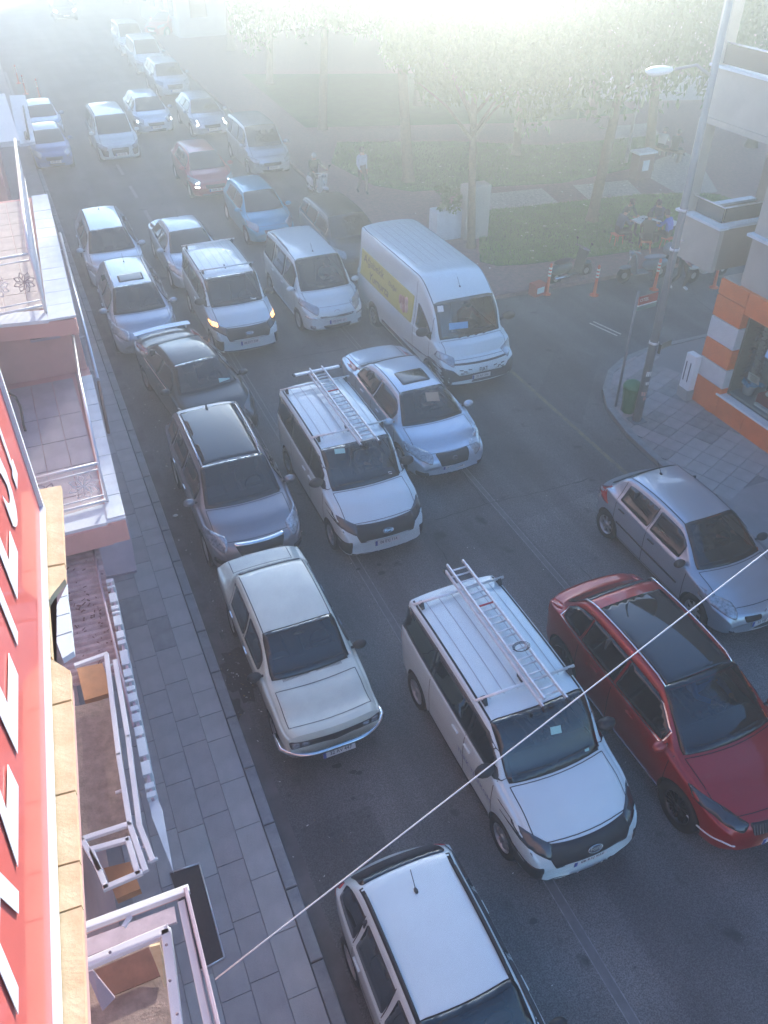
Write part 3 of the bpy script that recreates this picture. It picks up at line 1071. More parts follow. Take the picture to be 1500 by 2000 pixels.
g = MB(); g.face([(1.12, -5, .0062), (1.32, -5, .0062), (1.3, 60, .0062), (1.12, 60, .0062)])
tag(g.build('gutter_strip', mat('gutter_concrete', (0.13, 0.12, 0.12), .9, noise=.5, nscale=1.6)), kind='structure')

# corner pavement in front of the orange shop
corner_curve = [(11.35, -12), (11.4, 9.5), (11.45, 11.4), (11.52, 12.6), (11.78, 13.75), (12.2, 14.55), (12.85, 15.25), (13.6, 15.68), (14.6, 15.9), (30, 15.95), (30, -12)]
cp = MB(); cp.prism(corner_curve, -.05, KZ - .02)
cpo = tag(cp.build('corner_pavement', M_joint), kind='structure')
inner = [(11.55, -12), (11.56, 9.5), (11.61, 11.4), (11.68, 12.55), (11.93, 13.65), (12.32, 14.42), (12.93, 15.1), (13.64, 15.52), (14.6, 15.74), (16.4, 15.78), (16.4, -12)]
inner_ccw = inner[::-1]
s_ = .42
ang = R(23)
cnt = 0
for i in range(-40, 60):
    for j in range(-40, 60):
        cx0, cy0 = 12.0 + (i * math.cos(ang) - j * math.sin(ang)) * s_, 9.0 + (i * math.sin(ang) + j * math.cos(ang)) * s_
        if not (11.3 < cx0 < 14.4 and 9.9 < cy0 < 16): continue
        if cx0 > 14.1 and cy0 < 13.2: continue
        h = s_ / 2 - .007
        q = [(cx0 + (x * math.cos(ang) - y * math.sin(ang)), cy0 + (x * math.sin(ang) + y * math.cos(ang))) for x, y in ((-h, -h), (h, -h), (h, h), (-h, h))]
        q2 = clip_poly(q, inner_ccw)
        if len(q2) > 2 and area(q2) > .01:
            mt = M_tile if rt.random() < .6 else M_tile3
            if cy0 < 11.6: mt = M_tile2
            mb = MB(); mb.prism([(p[0] - cx0, p[1] - cy0) for p in q2], -.02, .02)
            mb.build('paving_tile', mt, cpo, (cx0, cy0, KZ - .018 + rt.uniform(-.002, .002)))
            cnt += 1
m = MB(); m.face([(11.57, -12, KZ + .001), (13.88, -12, KZ + .001), (13.88, 9.9, KZ + .001), (11.57, 9.9, KZ + .001)]); tag(m.build('near_corner_pavement', M_tile), kind='structure')
ck = empty('corner_kerb'); ck['kind'] = 'structure'
# kerb stones along the curve
path = [Vector((p[0], p[1], 0)) for p in corner_curve[1:10]]
path2 = [Vector((p[0], p[1], 0)) for p in inner[1:10]]
def polyline_points(P, step):
    out = [P[0]]; acc = 0
    for a, b in zip(P, P[1:]):
        L_ = (b - a).length; n = max(1, round(L_ / step))
        for k in range(1, n + 1): out.append(a.lerp(b, k / n))
    return out
for a, b, a2, b2 in zip(path, path[1:], path2, path2[1:]):
    n = max(1, round((b - a).length / .75))
    for k in range(n):
        p, q = a.lerp(b, (k + .01) / n), a.lerp(b, (k + .99) / n)
        p2, q2 = a2.lerp(b2, (k + .01) / n), a2.lerp(b2, (k + .99) / n)
        if p.x > 20: continue
        c0 = (p + q + p2 + q2) / 4
        mb = MB(); mb.prism([(v.x - c0.x, v.y - c0.y) for v in (p, q, q2, p2)], -.13, .008)
        mb.build('kerb_stone', M_kerb, ck, (c0.x, c0.y, KZ))
# park side
pk = MB(); pk.prism([(11.9, 20.45), (60, 19.2), (60, 75), (12.1, 75), (11.2, 60), (11.0, 27), (11.3, 22.5)], -.05, KZ)
tag(pk.build('park_pavement', M_pink), kind='structure')
def patch(name, mt, pts, z, kind='structure'):
    m = MB(); m.face([(p[0], p[1], z) for p in pts]); return tag(m.build(name, mt), kind=kind)
for q in ([(100 + 800, 425), (1090, 408), (1058, 372), (960, 380)],):
    pass
patch('cream_path', M_cream, [G(935, 421)[:2], G(1092, 404)[:2], G(1058, 374)[:2], G(940, 386)[:2]], KZ + .004)
patch('cream_path', M_cream, [G(1150, 398)[:2], G(1255, 388)[:2], G(1225, 358)[:2], G(1118, 368)[:2]], KZ + .004)
patch('cream_path', M_cream, [G(1340, 395)[:2], G(1262, 350)[:2], G(1280, 318)[:2], G(1330, 300)[:2], G(1362, 315)[:2], G(1400, 380)[:2]], KZ + .004)
patch('cream_path', M_cream, [G(1190, 283)[:2], G(1290, 272)[:2], G(1270, 245)[:2], G(1190, 252)[:2]], KZ + .004)
grassA = [(14.07, 24.5), (13.25, 22.9), (13.6, 22.35), (14.5, 22.1), (17.36, 21.75), (20.6, 21.55), (24.0, 21.9), (25.5, 23.3), (24.9, 25.3), (23.76, 25.9), (22.01, 26.44), (18.7, 26.8), (15.6, 27.2)]
grassB = [(12.6, 35), (13.1, 31.5), (14.2, 30.2), (16.15, 29.8), (20.2, 28.8), (24.5, 29.4), (26.6, 31), (28.4, 33.1), (22.4, 33.8), (19, 36), (14, 38)]
grassC = [(13.5, 41), (24, 37.5), (30, 37.0), (31, 42), (24, 50), (14, 54)]
patch('turf', M_grassbase, grassA, KZ + .03); patch('turf', M_grassbase, grassB, KZ + .03); patch('turf', M_grassbase, grassC, KZ + .03)
gv, gf = [], []
rg = random.Random(11)
for poly, n in ((grassA, 26000), (grassB, 16000)):
    x0, x1 = min(p[0] for p in poly), max(p[0] for p in poly); y0, y1 = min(p[1] for p in poly), max(p[1] for p in poly)
    k = 0
    while k < n:
        x, y = rg.uniform(x0, x1), rg.uniform(y0, y1)
        if inside((x, y), poly):
            k += 1
            a = rg.uniform(0, 6.28); h = rg.uniform(.04, .1); w = .014
            i = len(gv)
            gv += [(x - w * math.cos(a), y - w * math.sin(a), KZ + .03), (x + w * math.cos(a), y + w * math.sin(a), KZ + .03), (x + rg.uniform(-.04, .04), y + rg.uniform(-.04, .04), KZ + .03 + h)]
            gf.append((i, i + 1, i + 2))
me = bpy.data.meshes.new('grass'); me.from_pydata(gv, [], gf)
me.materials.append(mat('grass_blades', (0.13, 0.29, 0.04), .7, noise=.3, nscale=1.2, col2=(0.09, 0.2, 0.025)))
tag(link('grass', me), kind='stuff')

# ------------------------------------------------------------------ haze volume added to imitate sun glare in the lens
HZ = 16.0
hz = MB(); hz.box((0, 180, (HZ - 1) / 2), (660, 500, HZ + 1))
hm = bpy.data.materials.new('glare_haze'); hm.use_nodes = True
nt = hm.node_tree; nt.nodes.clear()
pv_ = nt.nodes.new('ShaderNodeVolumePrincipled')
pv_.inputs['Color'].default_value = (0.92, 0.97, 0.96, 1)
pv_.inputs['Density'].default_value = GLARE_HAZE_D
pv_.inputs['Anisotropy'].default_value = GLARE_HAZE_G
mo = nt.nodes.new('ShaderNodeOutputMaterial')
nt.links.new(pv_.outputs[0], mo.inputs['Volume'])
tag(hz.build('glare_haze', hm), kind='stuff')
# ------------------------------------------------------------------ left side: the pink apartment house under the window
M_salmon = mat('salmon_plaster', (0.6, 0.34, 0.31), .85, noise=.12, nscale=2, bump=.25, bscale=35)
M_lilac = mat('lilac_metal', (0.42, 0.33, 0.38), .6, noise=.15, nscale=3)
M_coping = mat('white_coping', (0.6, 0.66, 0.7), .6, noise=.12, nscale=5)
M_floor = mat('balcony_floor', (0.44, 0.37, 0.38), .6, noise=.2, nscale=2.5)
M_iron = mat('white_iron', (0.66, 0.66, 0.68), .45)
M_wire = mat('grey_iron', (0.25, 0.2, 0.22), .6)
M_steel = mat('steel_rail', (0.72, 0.72, 0.74), .3, .7)
M_conc = mat('rough_concrete', (0.27, 0.2, 0.17), .95, noise=.4, nscale=9, bump=.6, bscale=45)
M_tan = mat('stone_coping', (0.62, 0.48, 0.3), .75, noise=.15, nscale=9, bump=.2, bscale=60, col2=(0.5, 0.33, 0.17), n2=.42)
M_signred = mat('red_sign', (0.62, 0.12, 0.1), .5, coat=.4)
M_signwhite = mat('sign_letters', (0.75, 0.75, 0.78), .4)

house = empty('apartment_house', (0, 0, 0), label='pink apartment house with tiled balconies right below the camera', cat='building')
w = MB(); w.box((-2.6, 8, 4.6), (3.0, 44, 9.2)); w.build('wall', M_salmon, house)
# deck of the near balcony (first floor)
bal = empty('balcony', (0, 0, 0)); bal.parent = house
m = MB(); m.prism([(-1.1, 9.86), (.02, 9.86), (.14, 14.75), (-1.1, 14.75)], 2.84, 3.17); m.build('deck', M_salmon, bal)
ft = MB(); ft.box((0, 0, 0), (.352, .788, .02), bev=.003); ft = ft.mesh('floor_tile', M_floor)
for i in range(3):
    for j in range(6):
        link('floor_tile', ft, bal, (-.83 + i * .36, 10.35 + j * .8 - (.35 if j == 5 else 0), 3.185 + .001 * ((i + j) % 3)))
# coping tiles
def coping(parent, x0, x1, y0, y1, xi0, xi1, z, step, mt, nm='coping_tile'):
    n = max(1, round((y1 - y0) / step))
    for k in range(n):
        a, b = (k + .012) / n, (k + .988) / n
        ya, yb = y0 + (y1 - y0) * a, y0 + (y1 - y0) * b
        q = [(xi0 + (xi1 - xi0) * a, ya), (x0 + (x1 - x0) * a, ya), (x0 + (x1 - x0) * b, yb), (xi0 + (xi1 - xi0) * b, yb)]
        cx0, cy0 = sum(p[0] for p in q) / 4, sum(p[1] for p in q) / 4
        m = MB(); m.prism([(p[0] - cx0, p[1] - cy0) for p in q], -.02, .02)
        m.build(nm, mt, parent, (cx0, cy0, z + random.uniform(-.002, .002)))
coping(bal, .262, .405, 9.95, 14.3, .02, .2, 3.22, .52, M_coping)
m = MB(); m.prism([(-1.1, 9.9), (.262, 9.9), (.262, 9.95), (.02, 10.35), (-1.1, 10.25)], 3.17, 3.222); m.build('end_coping', M_coping, bal)
m = MB(); m.prism([(.0, 9.88), (.25, 9.88), (.395, 14.7), (.16, 14.7)], 2.84, 3.198); m.build('edge_beam', M_salmon, bal)
m = MB(); m.prism([(-2, 14.62), (.36, 14.62), (.37, 14.8), (-2, 14.8)], 3.17, 4.22); m.build('end_wall', M_salmon, bal)
m = MB(); m.box((-.2, 14.57, 3.95), (.5, .08, .05)); m.build('shelf', M_lilac, bal)
m = MB(); m.tube([(.09, 10.36, 3.92), (.17, 13.0, 3.92), (.26, 14.55, 3.92)], .026, 8); m.build('handrail', M_steel, bal)
m = MB(); m.tube([(.085, 10.36, 3.2), (.085, 10.36, 3.94)], .022, 6); m.build('rail_post', M_iron, bal)
def iron_panel(p0, p1, z0, z1, parent, flowers=2):
    """wrought iron panel between two points: bars plus star flowers"""
    a, b = Vector((p0[0], p0[1], 0)), Vector((p1[0], p1[1], 0))
    d = (b - a)
    def P(t, z): 
        q = a + d * t; return (q.x, q.y, z)
    for z, rr_ in ((z0, .022), (z1, .022), (z1 - .1, .012), (z0 + .1, .012)):
        m = MB(); m.tube([P(0, z), P(1, z)], rr_, 6); m.build('panel_bar', M_iron, parent)
    L_ = d.length
    for k in range(flowers):
        t0 = (k + .5) / flowers
        m = MB(); zc = (z0 + z1) / 2
        rr = min((z1 - z0) * .4, L_ / flowers * .42)
        for j in range(8):
            an = math.pi * j / 4 + .2
            pts = []
            for s in (0, .35, .7, 1):
                wob = math.sin(s * math.pi) * .35
                pts.append(P(t0 + rr * s * math.cos(an + wob) / L_, zc + rr * s * math.sin(an + wob)))
            m.tube(pts, .008, 4)
            m.tube([pts[3], P(t0 + rr * .72 * math.cos(an - .35) / L_, zc + rr * .72 * math.sin(an - .35)), pts[1]], .007, 4)
        m.build('iron_flower', M_iron if k % 2 else M_wire, parent)
iron_panel((-.95, 10.32), (.085, 10.36), 3.27, 3.92, bal, 2)
# windows of the flat behind the deck
for k, (u, v) in enumerate(((5, 712), (12, 745), (20, 778))):
    p = G(u + 4, v + 3, 4.3)
    f = MB(); f.box((0, 0, 0), (.05, .62, .5)); fo = f.build('window', M_iron, house, (-1.05, p[1] + .2, 4.1))
    f = MB(); f.box((.03, 0, 0), (.02, .5, .4)); f.build('pane', M_pane, fo)
m = MB(); m.tube([G(18, 768, 3.6), G(30, 775, 3.5), G(40, 795, 3.4), G(46, 830, 3.25), G(50, 842, 3.2)], .02, 6)
tag(m.build('drain_hose', M_black), 'dark hose lying on the lilac balcony deck beside the wall', 'hose')

# upper balcony, further along
bal2 = empty('balcony', (0, 0, 0)); bal2.parent = house
m = MB(); m.prism([(-1.6, 14.3), (.36, 13.96), (.38, 14.3), (.59, 20.8), (-1.6, 20.8)], 4.2, 4.47); m.build('deck', M_salmon, bal2)
ft = MB(); ft.box((0, 0, 0), (.372, .736, .03), bev=.003); ft = ft.mesh('floor_tile', mat('cream_floor', (0.5, 0.45, 0.4), .6, noise=.2, nscale=3))
for i in range(4):
    for j in range(8): link('floor_tile', ft, bal2, (-1.28 + i * .38, 14.95 + j * .75, 4.49))
coping(bal2, .375, .59, 13.98, 20.75, -.07, .25, 4.51, .56, M_coping)
m = MB(); m.prism([(-1.6, 14.25), (-.07, 13.98), (-.07, 14.4), (-1.6, 14.7)], 4.47, 4.53); m.build('end_coping', M_coping, bal2)
m = MB(); m.tube([(-.08, 14.3, 5.6), (-.02, 16.2, 5.58), (.22, 22.0, 5.44)], .03, 8); m.build('handrail', M_iron, bal2)
m = MB()
for i in range(30):
    t = i / 29
    x, y = -.07 + .27 * t, 14.35 + 7.5 * t
    m.tube([(x, y, 4.55), (x + .01, y, 5.55 - .1 * t)], .012, 5)
m.tube([(-.07, 14.35, 4.66), (.2, 21.8, 4.62)], .02, 6)
m.build('baluster', M_iron, bal2).__setitem__('kind', 'stuff')
m = MB(); m.tube([(-.07, 14.3, 4.5), (-.08, 14.3, 5.6)], .03, 6); m.build('rail_post', M_iron, bal2)
iron_panel((-1.3, 14.15), (-.07, 14.3), 4.66, 5.55, bal2, 3)
# steel rail standing off the facade
m = MB(); m.tube([(.71, 22.55, 3.0), (.6, 18.4, 3.0), (.49, 14.52, 3.0)], .035, 8)
for y in (21.5, 19, 16.5, 15): m.tube([(.2, y, 2.92), (.49 + (y - 14.5) * .027, y, 2.97)], .012, 5)
m.build('flag_rail', M_steel, house)
m = MB(); m.tube([G(192, 745, 2.6), G(212, 845, 2.6)], .03, 6); m.build('rail_stub', mat('rust_brown', (0.2, 0.1, 0.08), .8), house)
# further wing and the white awning over the pavement
wing = MB(); wing.box((-2.4, 45, 4), (4.2, 40, 8.0)); tag(wing.build('neighbour_house', M_salmon), 'salmon rendered neighbour house past the balconies on the far left', 'building')
aw = empty('shop_awning', (0, 0, 0), label='pale white awning slab with black rail above two parked blue cars', cat='awning')
m = MB(); m.slab([(.40, 31.2, 3.0), (.92, 31.36, 3.0), (1.18, 38.55, 3.0), (.6, 38.7, 3.0)], .09); m.build('canopy', M_coping, aw)
m = MB(); m.tube([(.76, 31.5, 3.14), (.95, 36.4, 3.14)], .03, 6); m.tube([(.68, 31.4, 3.2), (.7, 32.2, 3.2)], .05, 6); m.build('rail', M_black, aw)
m = MB(); m.box((-.2, 34.9, 3.12), (1.3, 7.3, .16)); m.build('fascia', M_white, aw)

# ground floor canopy: corrugated sheet, frames and cut-out letters
can = empty('shop_canopy', (0, 0, 0), label='dirty corrugated sheet canopy over the pavement beside the lilac hatch', cat='canopy')
yy0, yy1 = 7.6, 10.2
n = 22
m = MB()
vs = []
for i in range(n * 4 + 1):
    y = yy0 + (yy1 - yy0) * i / (n * 4)
    vs.append((y, 2.62 + .022 * math.sin(i * math.pi / 2 + .5)))
for (a, b) in zip(vs, vs[1:]):
    m.face([(-.95, a[0], a[1]), (-.2, a[0], a[1] - .03), (-.2, b[0], b[1] - .03), (-.95, b[0], b[1])], smooth=True)
m.build('corrugated_sheet', mat('dirty_sheet', (0.4, 0.32, 0.33), .7, noise=.5, nscale=5, col2=(0.2, 0.12, 0.12), n2=.42), can)
m = MB()
for i in range(60):
    x, y = random.gauss(-.5, .14), random.gauss(8.7, .45)
    m.box((x, y, 2.65), (random.uniform(.01, .07), random.uniform(.005, .02), .01), rz=random.uniform(0, 3))
tag(m.build('dead_twigs', mat('twig', (0.12, 0.05, 0.05), .9), can), kind='stuff')
m = MB(); m.tube([G(176, 1045, 2.7), G(205, 1180, 2.7), G(240, 1330, 2.7), G(262, 1420, 2.7)], .018, 6); m.build('edge_pipe', M_lilac, can)
lh = tag(MB().prism([G(190, 1052, 0)[:2], G(252, 1025, 0)[:2], G(270, 1127, 0)[:2], G(207, 1140, 0)[:2]], KZ, KZ + .05).build('steel_hatch', M_lilac), 'lilac steel hatch in the pavement below the balcony end', 'hatch')
# cut-out letter blocks along the shop sign, seen from above
sl = empty('shop_sign', (0, 0, 0), label='row of small white letter blocks on the canopy edge above the pavement', cat='sign')
A, B = Vector(G(214, 1132, 2.7)), Vector(G(297, 1560, 2.7))
t = 0.0
bl = random.Random(4)
while t < 1:
    l = bl.choice((.012, .02, .035, .05, .07))
    p, q = A.lerp(B, t), A.lerp(B, min(1, t + l))
    m = MB(); c0 = (p + q) / 2
    m.box((0, 0, 0), (.1, (q - p).length, .28), rz=math.atan2(-(q - p).x, (q - p).y) + 0, bev=.006)
    m.build('letter_block', M_coping, sl, (c0.x, c0.y, c0.z - .12))
    t += l + bl.choice((.012, .02, .03))
m = MB(); m.slab([tuple(A + Vector((.02, 0, -.3))), tuple(B + Vector((.02, 0, -.3))), tuple(B + Vector((.02, 0, 0))), tuple(A + Vector((.02, 0, 0)))], .03); m.build('backing', M_lilac, sl)

def frame_bar(m, a, b, w=.07, h=.05, mi=0):
    a, b = Vector(a), Vector(b); d = b - a
    m.box(tuple((a + b) / 2), (w, d.length + w * .6, h), mi, rz=math.atan2(-d.x, d.y), bev=.006)
fr = empty('steel_canopy', (0, 0, 0), label='white painted steel bars boxed around a brown concrete slab', cat='canopy')
m = MB(); q = [G(140, 1385, 2.75), G(222, 1365, 2.75), G(262, 1640, 2.75), G(165, 1660, 2.75)]
m.prism([p[:2] for p in q], 2.7, 2.78); m.build('slab', M_conc, fr)
m = MB(); q = [G(150, 1305, 2.7), G(200, 1295, 2.7), G(218, 1352, 2.7), G(165, 1368, 2.7)]
m.prism([p[:2] for p in q], 2.62, 2.7); m.build('ochre_panel', mat('ochre_board', (0.42, 0.2, 0.09), .8, noise=.2, nscale=5), fr)
m = MB(); q = [G(190, 1665, 2.9), G(243, 1652, 2.9), G(263, 1705, 2.9), G(215, 1725, 2.9)]
m.prism([p[:2] for p in q], 2.5, 2.6); m.build('ochre_panel', mat('ochre_board', ()) if False else MATS['ochre_board'], fr)
for seg in ([(148, 1300), (208, 1278)], [(208, 1280), (232, 1475)], [(232, 1475), (254, 1612)], [(225, 1292), (250, 1440)], [(250, 1440), (272, 1610)], [(160, 1640), (252, 1610)], [(254, 1612), (284, 1700)], [(272, 1612), (298, 1680)], [(160, 1640), (195, 1700)], [(178, 1660), (250, 1640)], [(250, 1640), (270, 1708)], [(205, 1735), (275, 1705)], [(180, 1665), (208, 1735)]):
    m = MB(); frame_bar(m, G(*seg[0], 3.0), G(*seg[1], 3.0), .055, .05); m.build('frame_bar', M_iron, fr)
for (u, v) in ((262, 1640), (280, 1655), (255, 1645), (235, 1545), (215, 1300), (298, 1680)):
    m = MB(); frame_bar(m, G(u - 8, v + 3, 2.96), G(u + 8, v - 3, 2.96), .03, .03); m.build('cross_bar', M_iron, fr)
lb = tag(MB().slab([G(278, 1490, 2.6), G(298, 1600, 2.6), G(340, 1708, 2.6), G(318, 1585, 2.6)], .05).build('sign_board', M_coping), 'white sign board edge standing out over the pavement', 'sign')
m = MB()
m.prism([G(208, 1735, 0)[:2], G(318, 1690, 0)[:2], G(330, 1745, 0)[:2], G(190, 1800, 0)[:2]], 2.3, 2.36); tag(m.build('canopy_sheet', mat('grey_sheet', (0.3, 0.27, 0.27), .7, noise=.3, nscale=4)), 'small grey canopy sheet between the frame and the window box', 'canopy') if False else None
# the nearest window box of the floor below
wb = empty('window_box', (0, 0, 0), label='white framed open window box below the tan stone coping', cat='window')
Z = 4.4
def bar(p, q, z, w_, h_, mt, nm='frame_bar'):
    m = MB(); frame_bar(m, G(*p, z), G(*q, z), w_, h_); m.build(nm, mt, wb)
bar((165, 1812), (365, 1738), Z, .06, .06, M_iron)
bar((364, 1740), (428, 2010), Z, .03, .09, M_lilac)
bar((165, 1822), (352, 1752), Z - .05, .015, .03, M_salmon)
bar((355, 1765), (408, 2010), Z - .04, .055, .05, M_iron)
bar((168, 1885), (325, 1818), Z - .15, .075, .06, M_iron)
bar((325, 1822), (348, 2010), Z - .15, .075, .06, M_iron)
m = MB(); q = [G(168, 1890, 3.4), G(325, 1830, 3.4), G(352, 2040, 3.4), G(160, 2040, 3.4)]
m.prism([p[:2] for p in q], 3.2, 3.4); m.build('sill_slab', M_conc, wb)
m = MB(); m.slab([G(185, 1895, 3.5), G(290, 1850, 3.5), G(315, 1905, 3.45), G(218, 1945, 3.45)], .03); m.build('opening_board', mat('brown_board', (0.2, 0.09, 0.06), .8, noise=.3, nscale=8), wb)
m = MB(); m.slab([G(292, 1850, 4.1), G(312, 1845, 4.1), G(330, 1905, 3.7), G(322, 1930, 3.6)], .02); m.build('reveal', M_tan, wb)
m = MB(); m.slab([G(168, 1900, 4.0), G(180, 1895, 4.0), G(225, 1950, 3.5), G(200, 1975, 3.5)], .02); m.build('reveal', M_lilac, wb)
m = MB(); m.slab([G(165, 1835, 4.0), G(340, 1770, 4.0), G(345, 1800, 4.0), G(165, 1870, 4.0)], .02); m.build('inner_shelf', mat('lilac_plaster', (0.42, 0.34, 0.38), .7, noise=.2, nscale=8), wb)
for (u, v) in ((339, 1742), (362, 1792), (325, 1845), (332, 1915), (346, 1980), (215, 1860)):
    m = MB(); m.ball((0, 0, 0), .012, 0, 8, 5); m.build('bolt', M_wire, wb, G(u, v, Z - .06))
m = MB(); m.box((0, 0, 0), (.09, .03, .03), rz=.8); m.build('hinge', M_iron, wb, G(248, 1800, Z - .02))
hq = [G(335, 1715), G(392, 1697), G(441, 1880), G(395, 1905)]
dh = empty('cellar_mat', (0, 0, 0), label='dark cellar mat with thin metal rim in the pavement', cat='mat')
m = MB(); m.prism([p[:2] for p in hq], KZ, KZ + .02); m.build('mat', mat('dark_mat', (0.045, 0.035, 0.035), .9, noise=.3, nscale=20), dh)
for i in range(3):
    m = MB(); a, b = hq[i], hq[i + 1]; m.tube([(a[0], a[1], KZ + .02), (b[0], b[1], KZ + .02)], .012, 5); m.build('rim', M_steel, dh)

# sign of this floor with its letters, and the sunlit stone ledge
LZ = 7.95
ledge = empty('stone_ledge', (0, 0, 0), label='tan stone ledge of flaking coping tiles beside the red sign', cat='ledge')
for poly in ([(70, 957), (119, 948), (126, 1099), (76, 1108)], [(76, 1112), (126, 1103), (127, 1130), (103, 1160), (88, 1184), (78, 1184)], [(78, 1187), (94, 1172), (102, 1283), (84, 1283)], [(84, 1288), (102, 1288), (137, 1310), (139, 1365), (88, 1379)],
             [(88, 1383), (140, 1369), (147, 1542), (94, 1556)], [(94, 1560), (147, 1546), (155, 1679), (98, 1694)], [(98, 1698), (155, 1683), (159, 1767), (102, 1786)], [(102, 1790), (159, 1771), (172, 2120), (108, 2120)]):
    q = [G(u, v, LZ) for u, v in poly]
    c0 = (sum(p[0] for p in q) / len(q), sum(p[1] for p in q) / len(q))
    m = MB(); m.prism([(p[0] - c0[0], p[1] - c0[1]) for p in q], -.035, 0); m.build('coping_tile', M_tan, ledge, (c0[0], c0[1], LZ))
q = [G(u, v, LZ - .04)[:2] for u, v in ((80, 957), (112, 950), (118, 1100), (82, 1170), (96, 1290), (130, 1312), (165, 2120), (108, 2120))]
m = MB(); m.prism(q, LZ - .18, LZ - .037); m.build('bed', M_salmon, ledge)
low = empty('lower_ledge', (0, 0, 0), label='pale glazed tile ledge showing through the broken stone coping', cat='ledge')
for poly in ([(95, 1172), (129, 1132), (131, 1162), (98, 1172)], [(98, 1174), (131, 1164), (136, 1196), (101, 1206)], [(101, 1208), (136, 1198), (140, 1232), (107, 1243)], [(107, 1245), (140, 1235), (144, 1272), (122, 1286)]):
    q = [G(u, v, 7.3) for u, v in poly]; m = MB(); m.prism([p[:2] for p in q], 7.26, 7.3); m.build('glazed_tile', M_coping, low)
sign = empty('wall_sign', (0, 0, 0), label='big red wall sign with tall white letters at the left edge', cat='sign')
A = Vector((-.30, 3.80, LZ + .02)); B = Vector((-.50, 1.26, LZ + .02))
dS = (A - B).normalized(); up = Vector((0, 0, 1)); nS = dS.cross(up).normalized()
def SP(s, z, o=0.0):
    p = A - dS * s + nS * o; return (p.x, p.y, LZ + .02 + z)
m = MB(); m.slab([SP(0, 0), SP(3.3, 0), SP(3.3, 2.4), SP(0, 2.4)], .12); 
m.build('panel', M_signred, sign)
m = MB(); m.slab([SP(-.02, -.01, .0), SP(3.3, -.01, .0), SP(3.3, .028, .0), SP(-.02, .028, .0)], -.02); m.build('bottom_trim', M_white, sign)
m = MB(); m.slab([SP(-.03, -.01, .0), SP(.0, -.01, .0), SP(.0, 2.4, .0), SP(-.03, 2.4, .0)], -.02); m.build('end_trim', M_white, sign)
# letters: foot positions along the sign, read outward
def s_of(u, v):
    # intersect the ray with the sign plane
    d_ = _F * FPX + _R * (u - 750) - _U * (v - 1000)
    o_ = Vector((0, 0, CAMH))
    t_ = (A - o_).dot(nS) / d_.dot(nS)
    p_ = o_ + d_ * t_
    return (A - p_).dot(dS), p_.z - LZ - .02
for ch, v0, v1 in (('A', 1984, 1741), ('Z', 1696, 1531), ('E', 1475, 1318), ('T', 1310, 1192), ('E', 1173, 1078), ('S', 1052, 985), ('\u0130', 957, 925)):
    s0, z0 = s_of(31, v0); s1, z1 = s_of(31, v1)
    me = text_mesh('letter', ch, 1.0, M_signwhite, .001, align='LEFT', bold=.022)
    xs_ = [v.co.x for v in me.vertices]; ys_ = [v.co.y for v in me.vertices]
    mx0, mx1, my0, my1 = min(xs_), max(xs_), min(ys_), max(ys_)
    W_ = s0 - s1; zb_ = (z0 + z1) / 2
    for v in me.vertices:
        tx = (v.co.x - mx0) / max(1e-6, mx1 - mx0); tz = (v.co.y - my0) / (my1 - my0) * .62
        p = SP(s0 - W_ * tx, zb_ + tz, .006 + v.co.z)
        v.co = p
    me.update()
    link('letter', me, sign)

# ------------------------------------------------------------------ right side: shop corner house
M_beige = mat('beige_render', (0.4, 0.37, 0.32), .85, noise=.12, nscale=2, bump=.2, bscale=50)
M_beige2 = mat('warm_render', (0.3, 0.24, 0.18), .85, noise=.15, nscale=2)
M_orange = mat('orange_panel', (0.8, 0.17, 0.03), .5, noise=.1, nscale=3)
M_wpanel = mat('white_panel', (0.62, 0.62, 0.63), .5, noise=.1, nscale=3)
shop = empty('corner_house', (13.9, 13.3, 0), label='corner house with orange and white shopfront pillar and grey balconies', cat='building')
SX, SY = 13.9, 13.3
def sb(c, s, mt, nm, par=None, bev=0):
    m = MB(); m.box((0, 0, 0), s, bev=bev); return m.build(nm, mt, par or shop, (c[0] - SX, c[1] - SY, c[2]))
for z0, z1, mt in ((0.02, .78, M_orange), (.80, 1.28, M_wpanel), (1.30, 1.78, M_orange), (1.80, 2.31, M_wpanel), (2.33, 2.83, M_orange), (2.85, 3.2, M_orange)):
    pl = sb((13.96 + .12, 12.88, (z0 + z1) / 2 + .06 if z0 < .1 else (z0 + z1) / 2), (.36, .86, z1 - z0), mt, 'panel', bev=.012)
# low wall panels under the window
y = 12.44
for k in range(14):
    sb((14.0, y - .42, .33), (.2, .825, .62), M_orange, 'panel', bev=.008); y -= .84
sb((13.99, 6.6, .655), (.24, 11.9, .05), M_white, 'sill', bev=.008)
y = 12.44
for k in range(6):
    sb((14.0, y - .9, 2.95), (.2, 1.78, .5), M_orange, 'panel', bev=.008); y -= 1.8
sb((17.4, 6.6, 1.6), (4.0, 13.3, 3.2), M_beige, 'wall')
# shop window: reveal, glass, shelf and goods
sb((14.35, 12.42, 1.7), (.5, .05, 2.05), M_beige2, 'reveal')
sb((14.72, 10.5, 0.72), (1.2, 4.2, .06), mat('window_floor', (0.3, 0.33, 0.36), .5), 'display_floor')
sb((15.2, 10.5, 1.7), (.06, 4.2, 2.0), mat('dark_interior', (0.3, 0.32, 0.31), .8), 'back_wall')
m = MB(); m.box((0, 0, 0), (.012, 3.9, 2.0))
gl = bpy.data.materials.new('shop_glass'); gl.use_nodes = True
nt = gl.node_tree; b_ = nt.nodes['Principled BSDF']; tr = nt.nodes.new('ShaderNodeBsdfTransparent'); mx_ = nt.nodes.new('ShaderNodeMixShader'); out_ = nt.nodes['Material Output']
b_.inputs['Base Color'].default_value = (.03, .04, .05, 1); b_.inputs['Roughness'].default_value = .03
tr.inputs[0].default_value = (.86, .92, .9, 1); mx_.inputs[0].default_value = .09
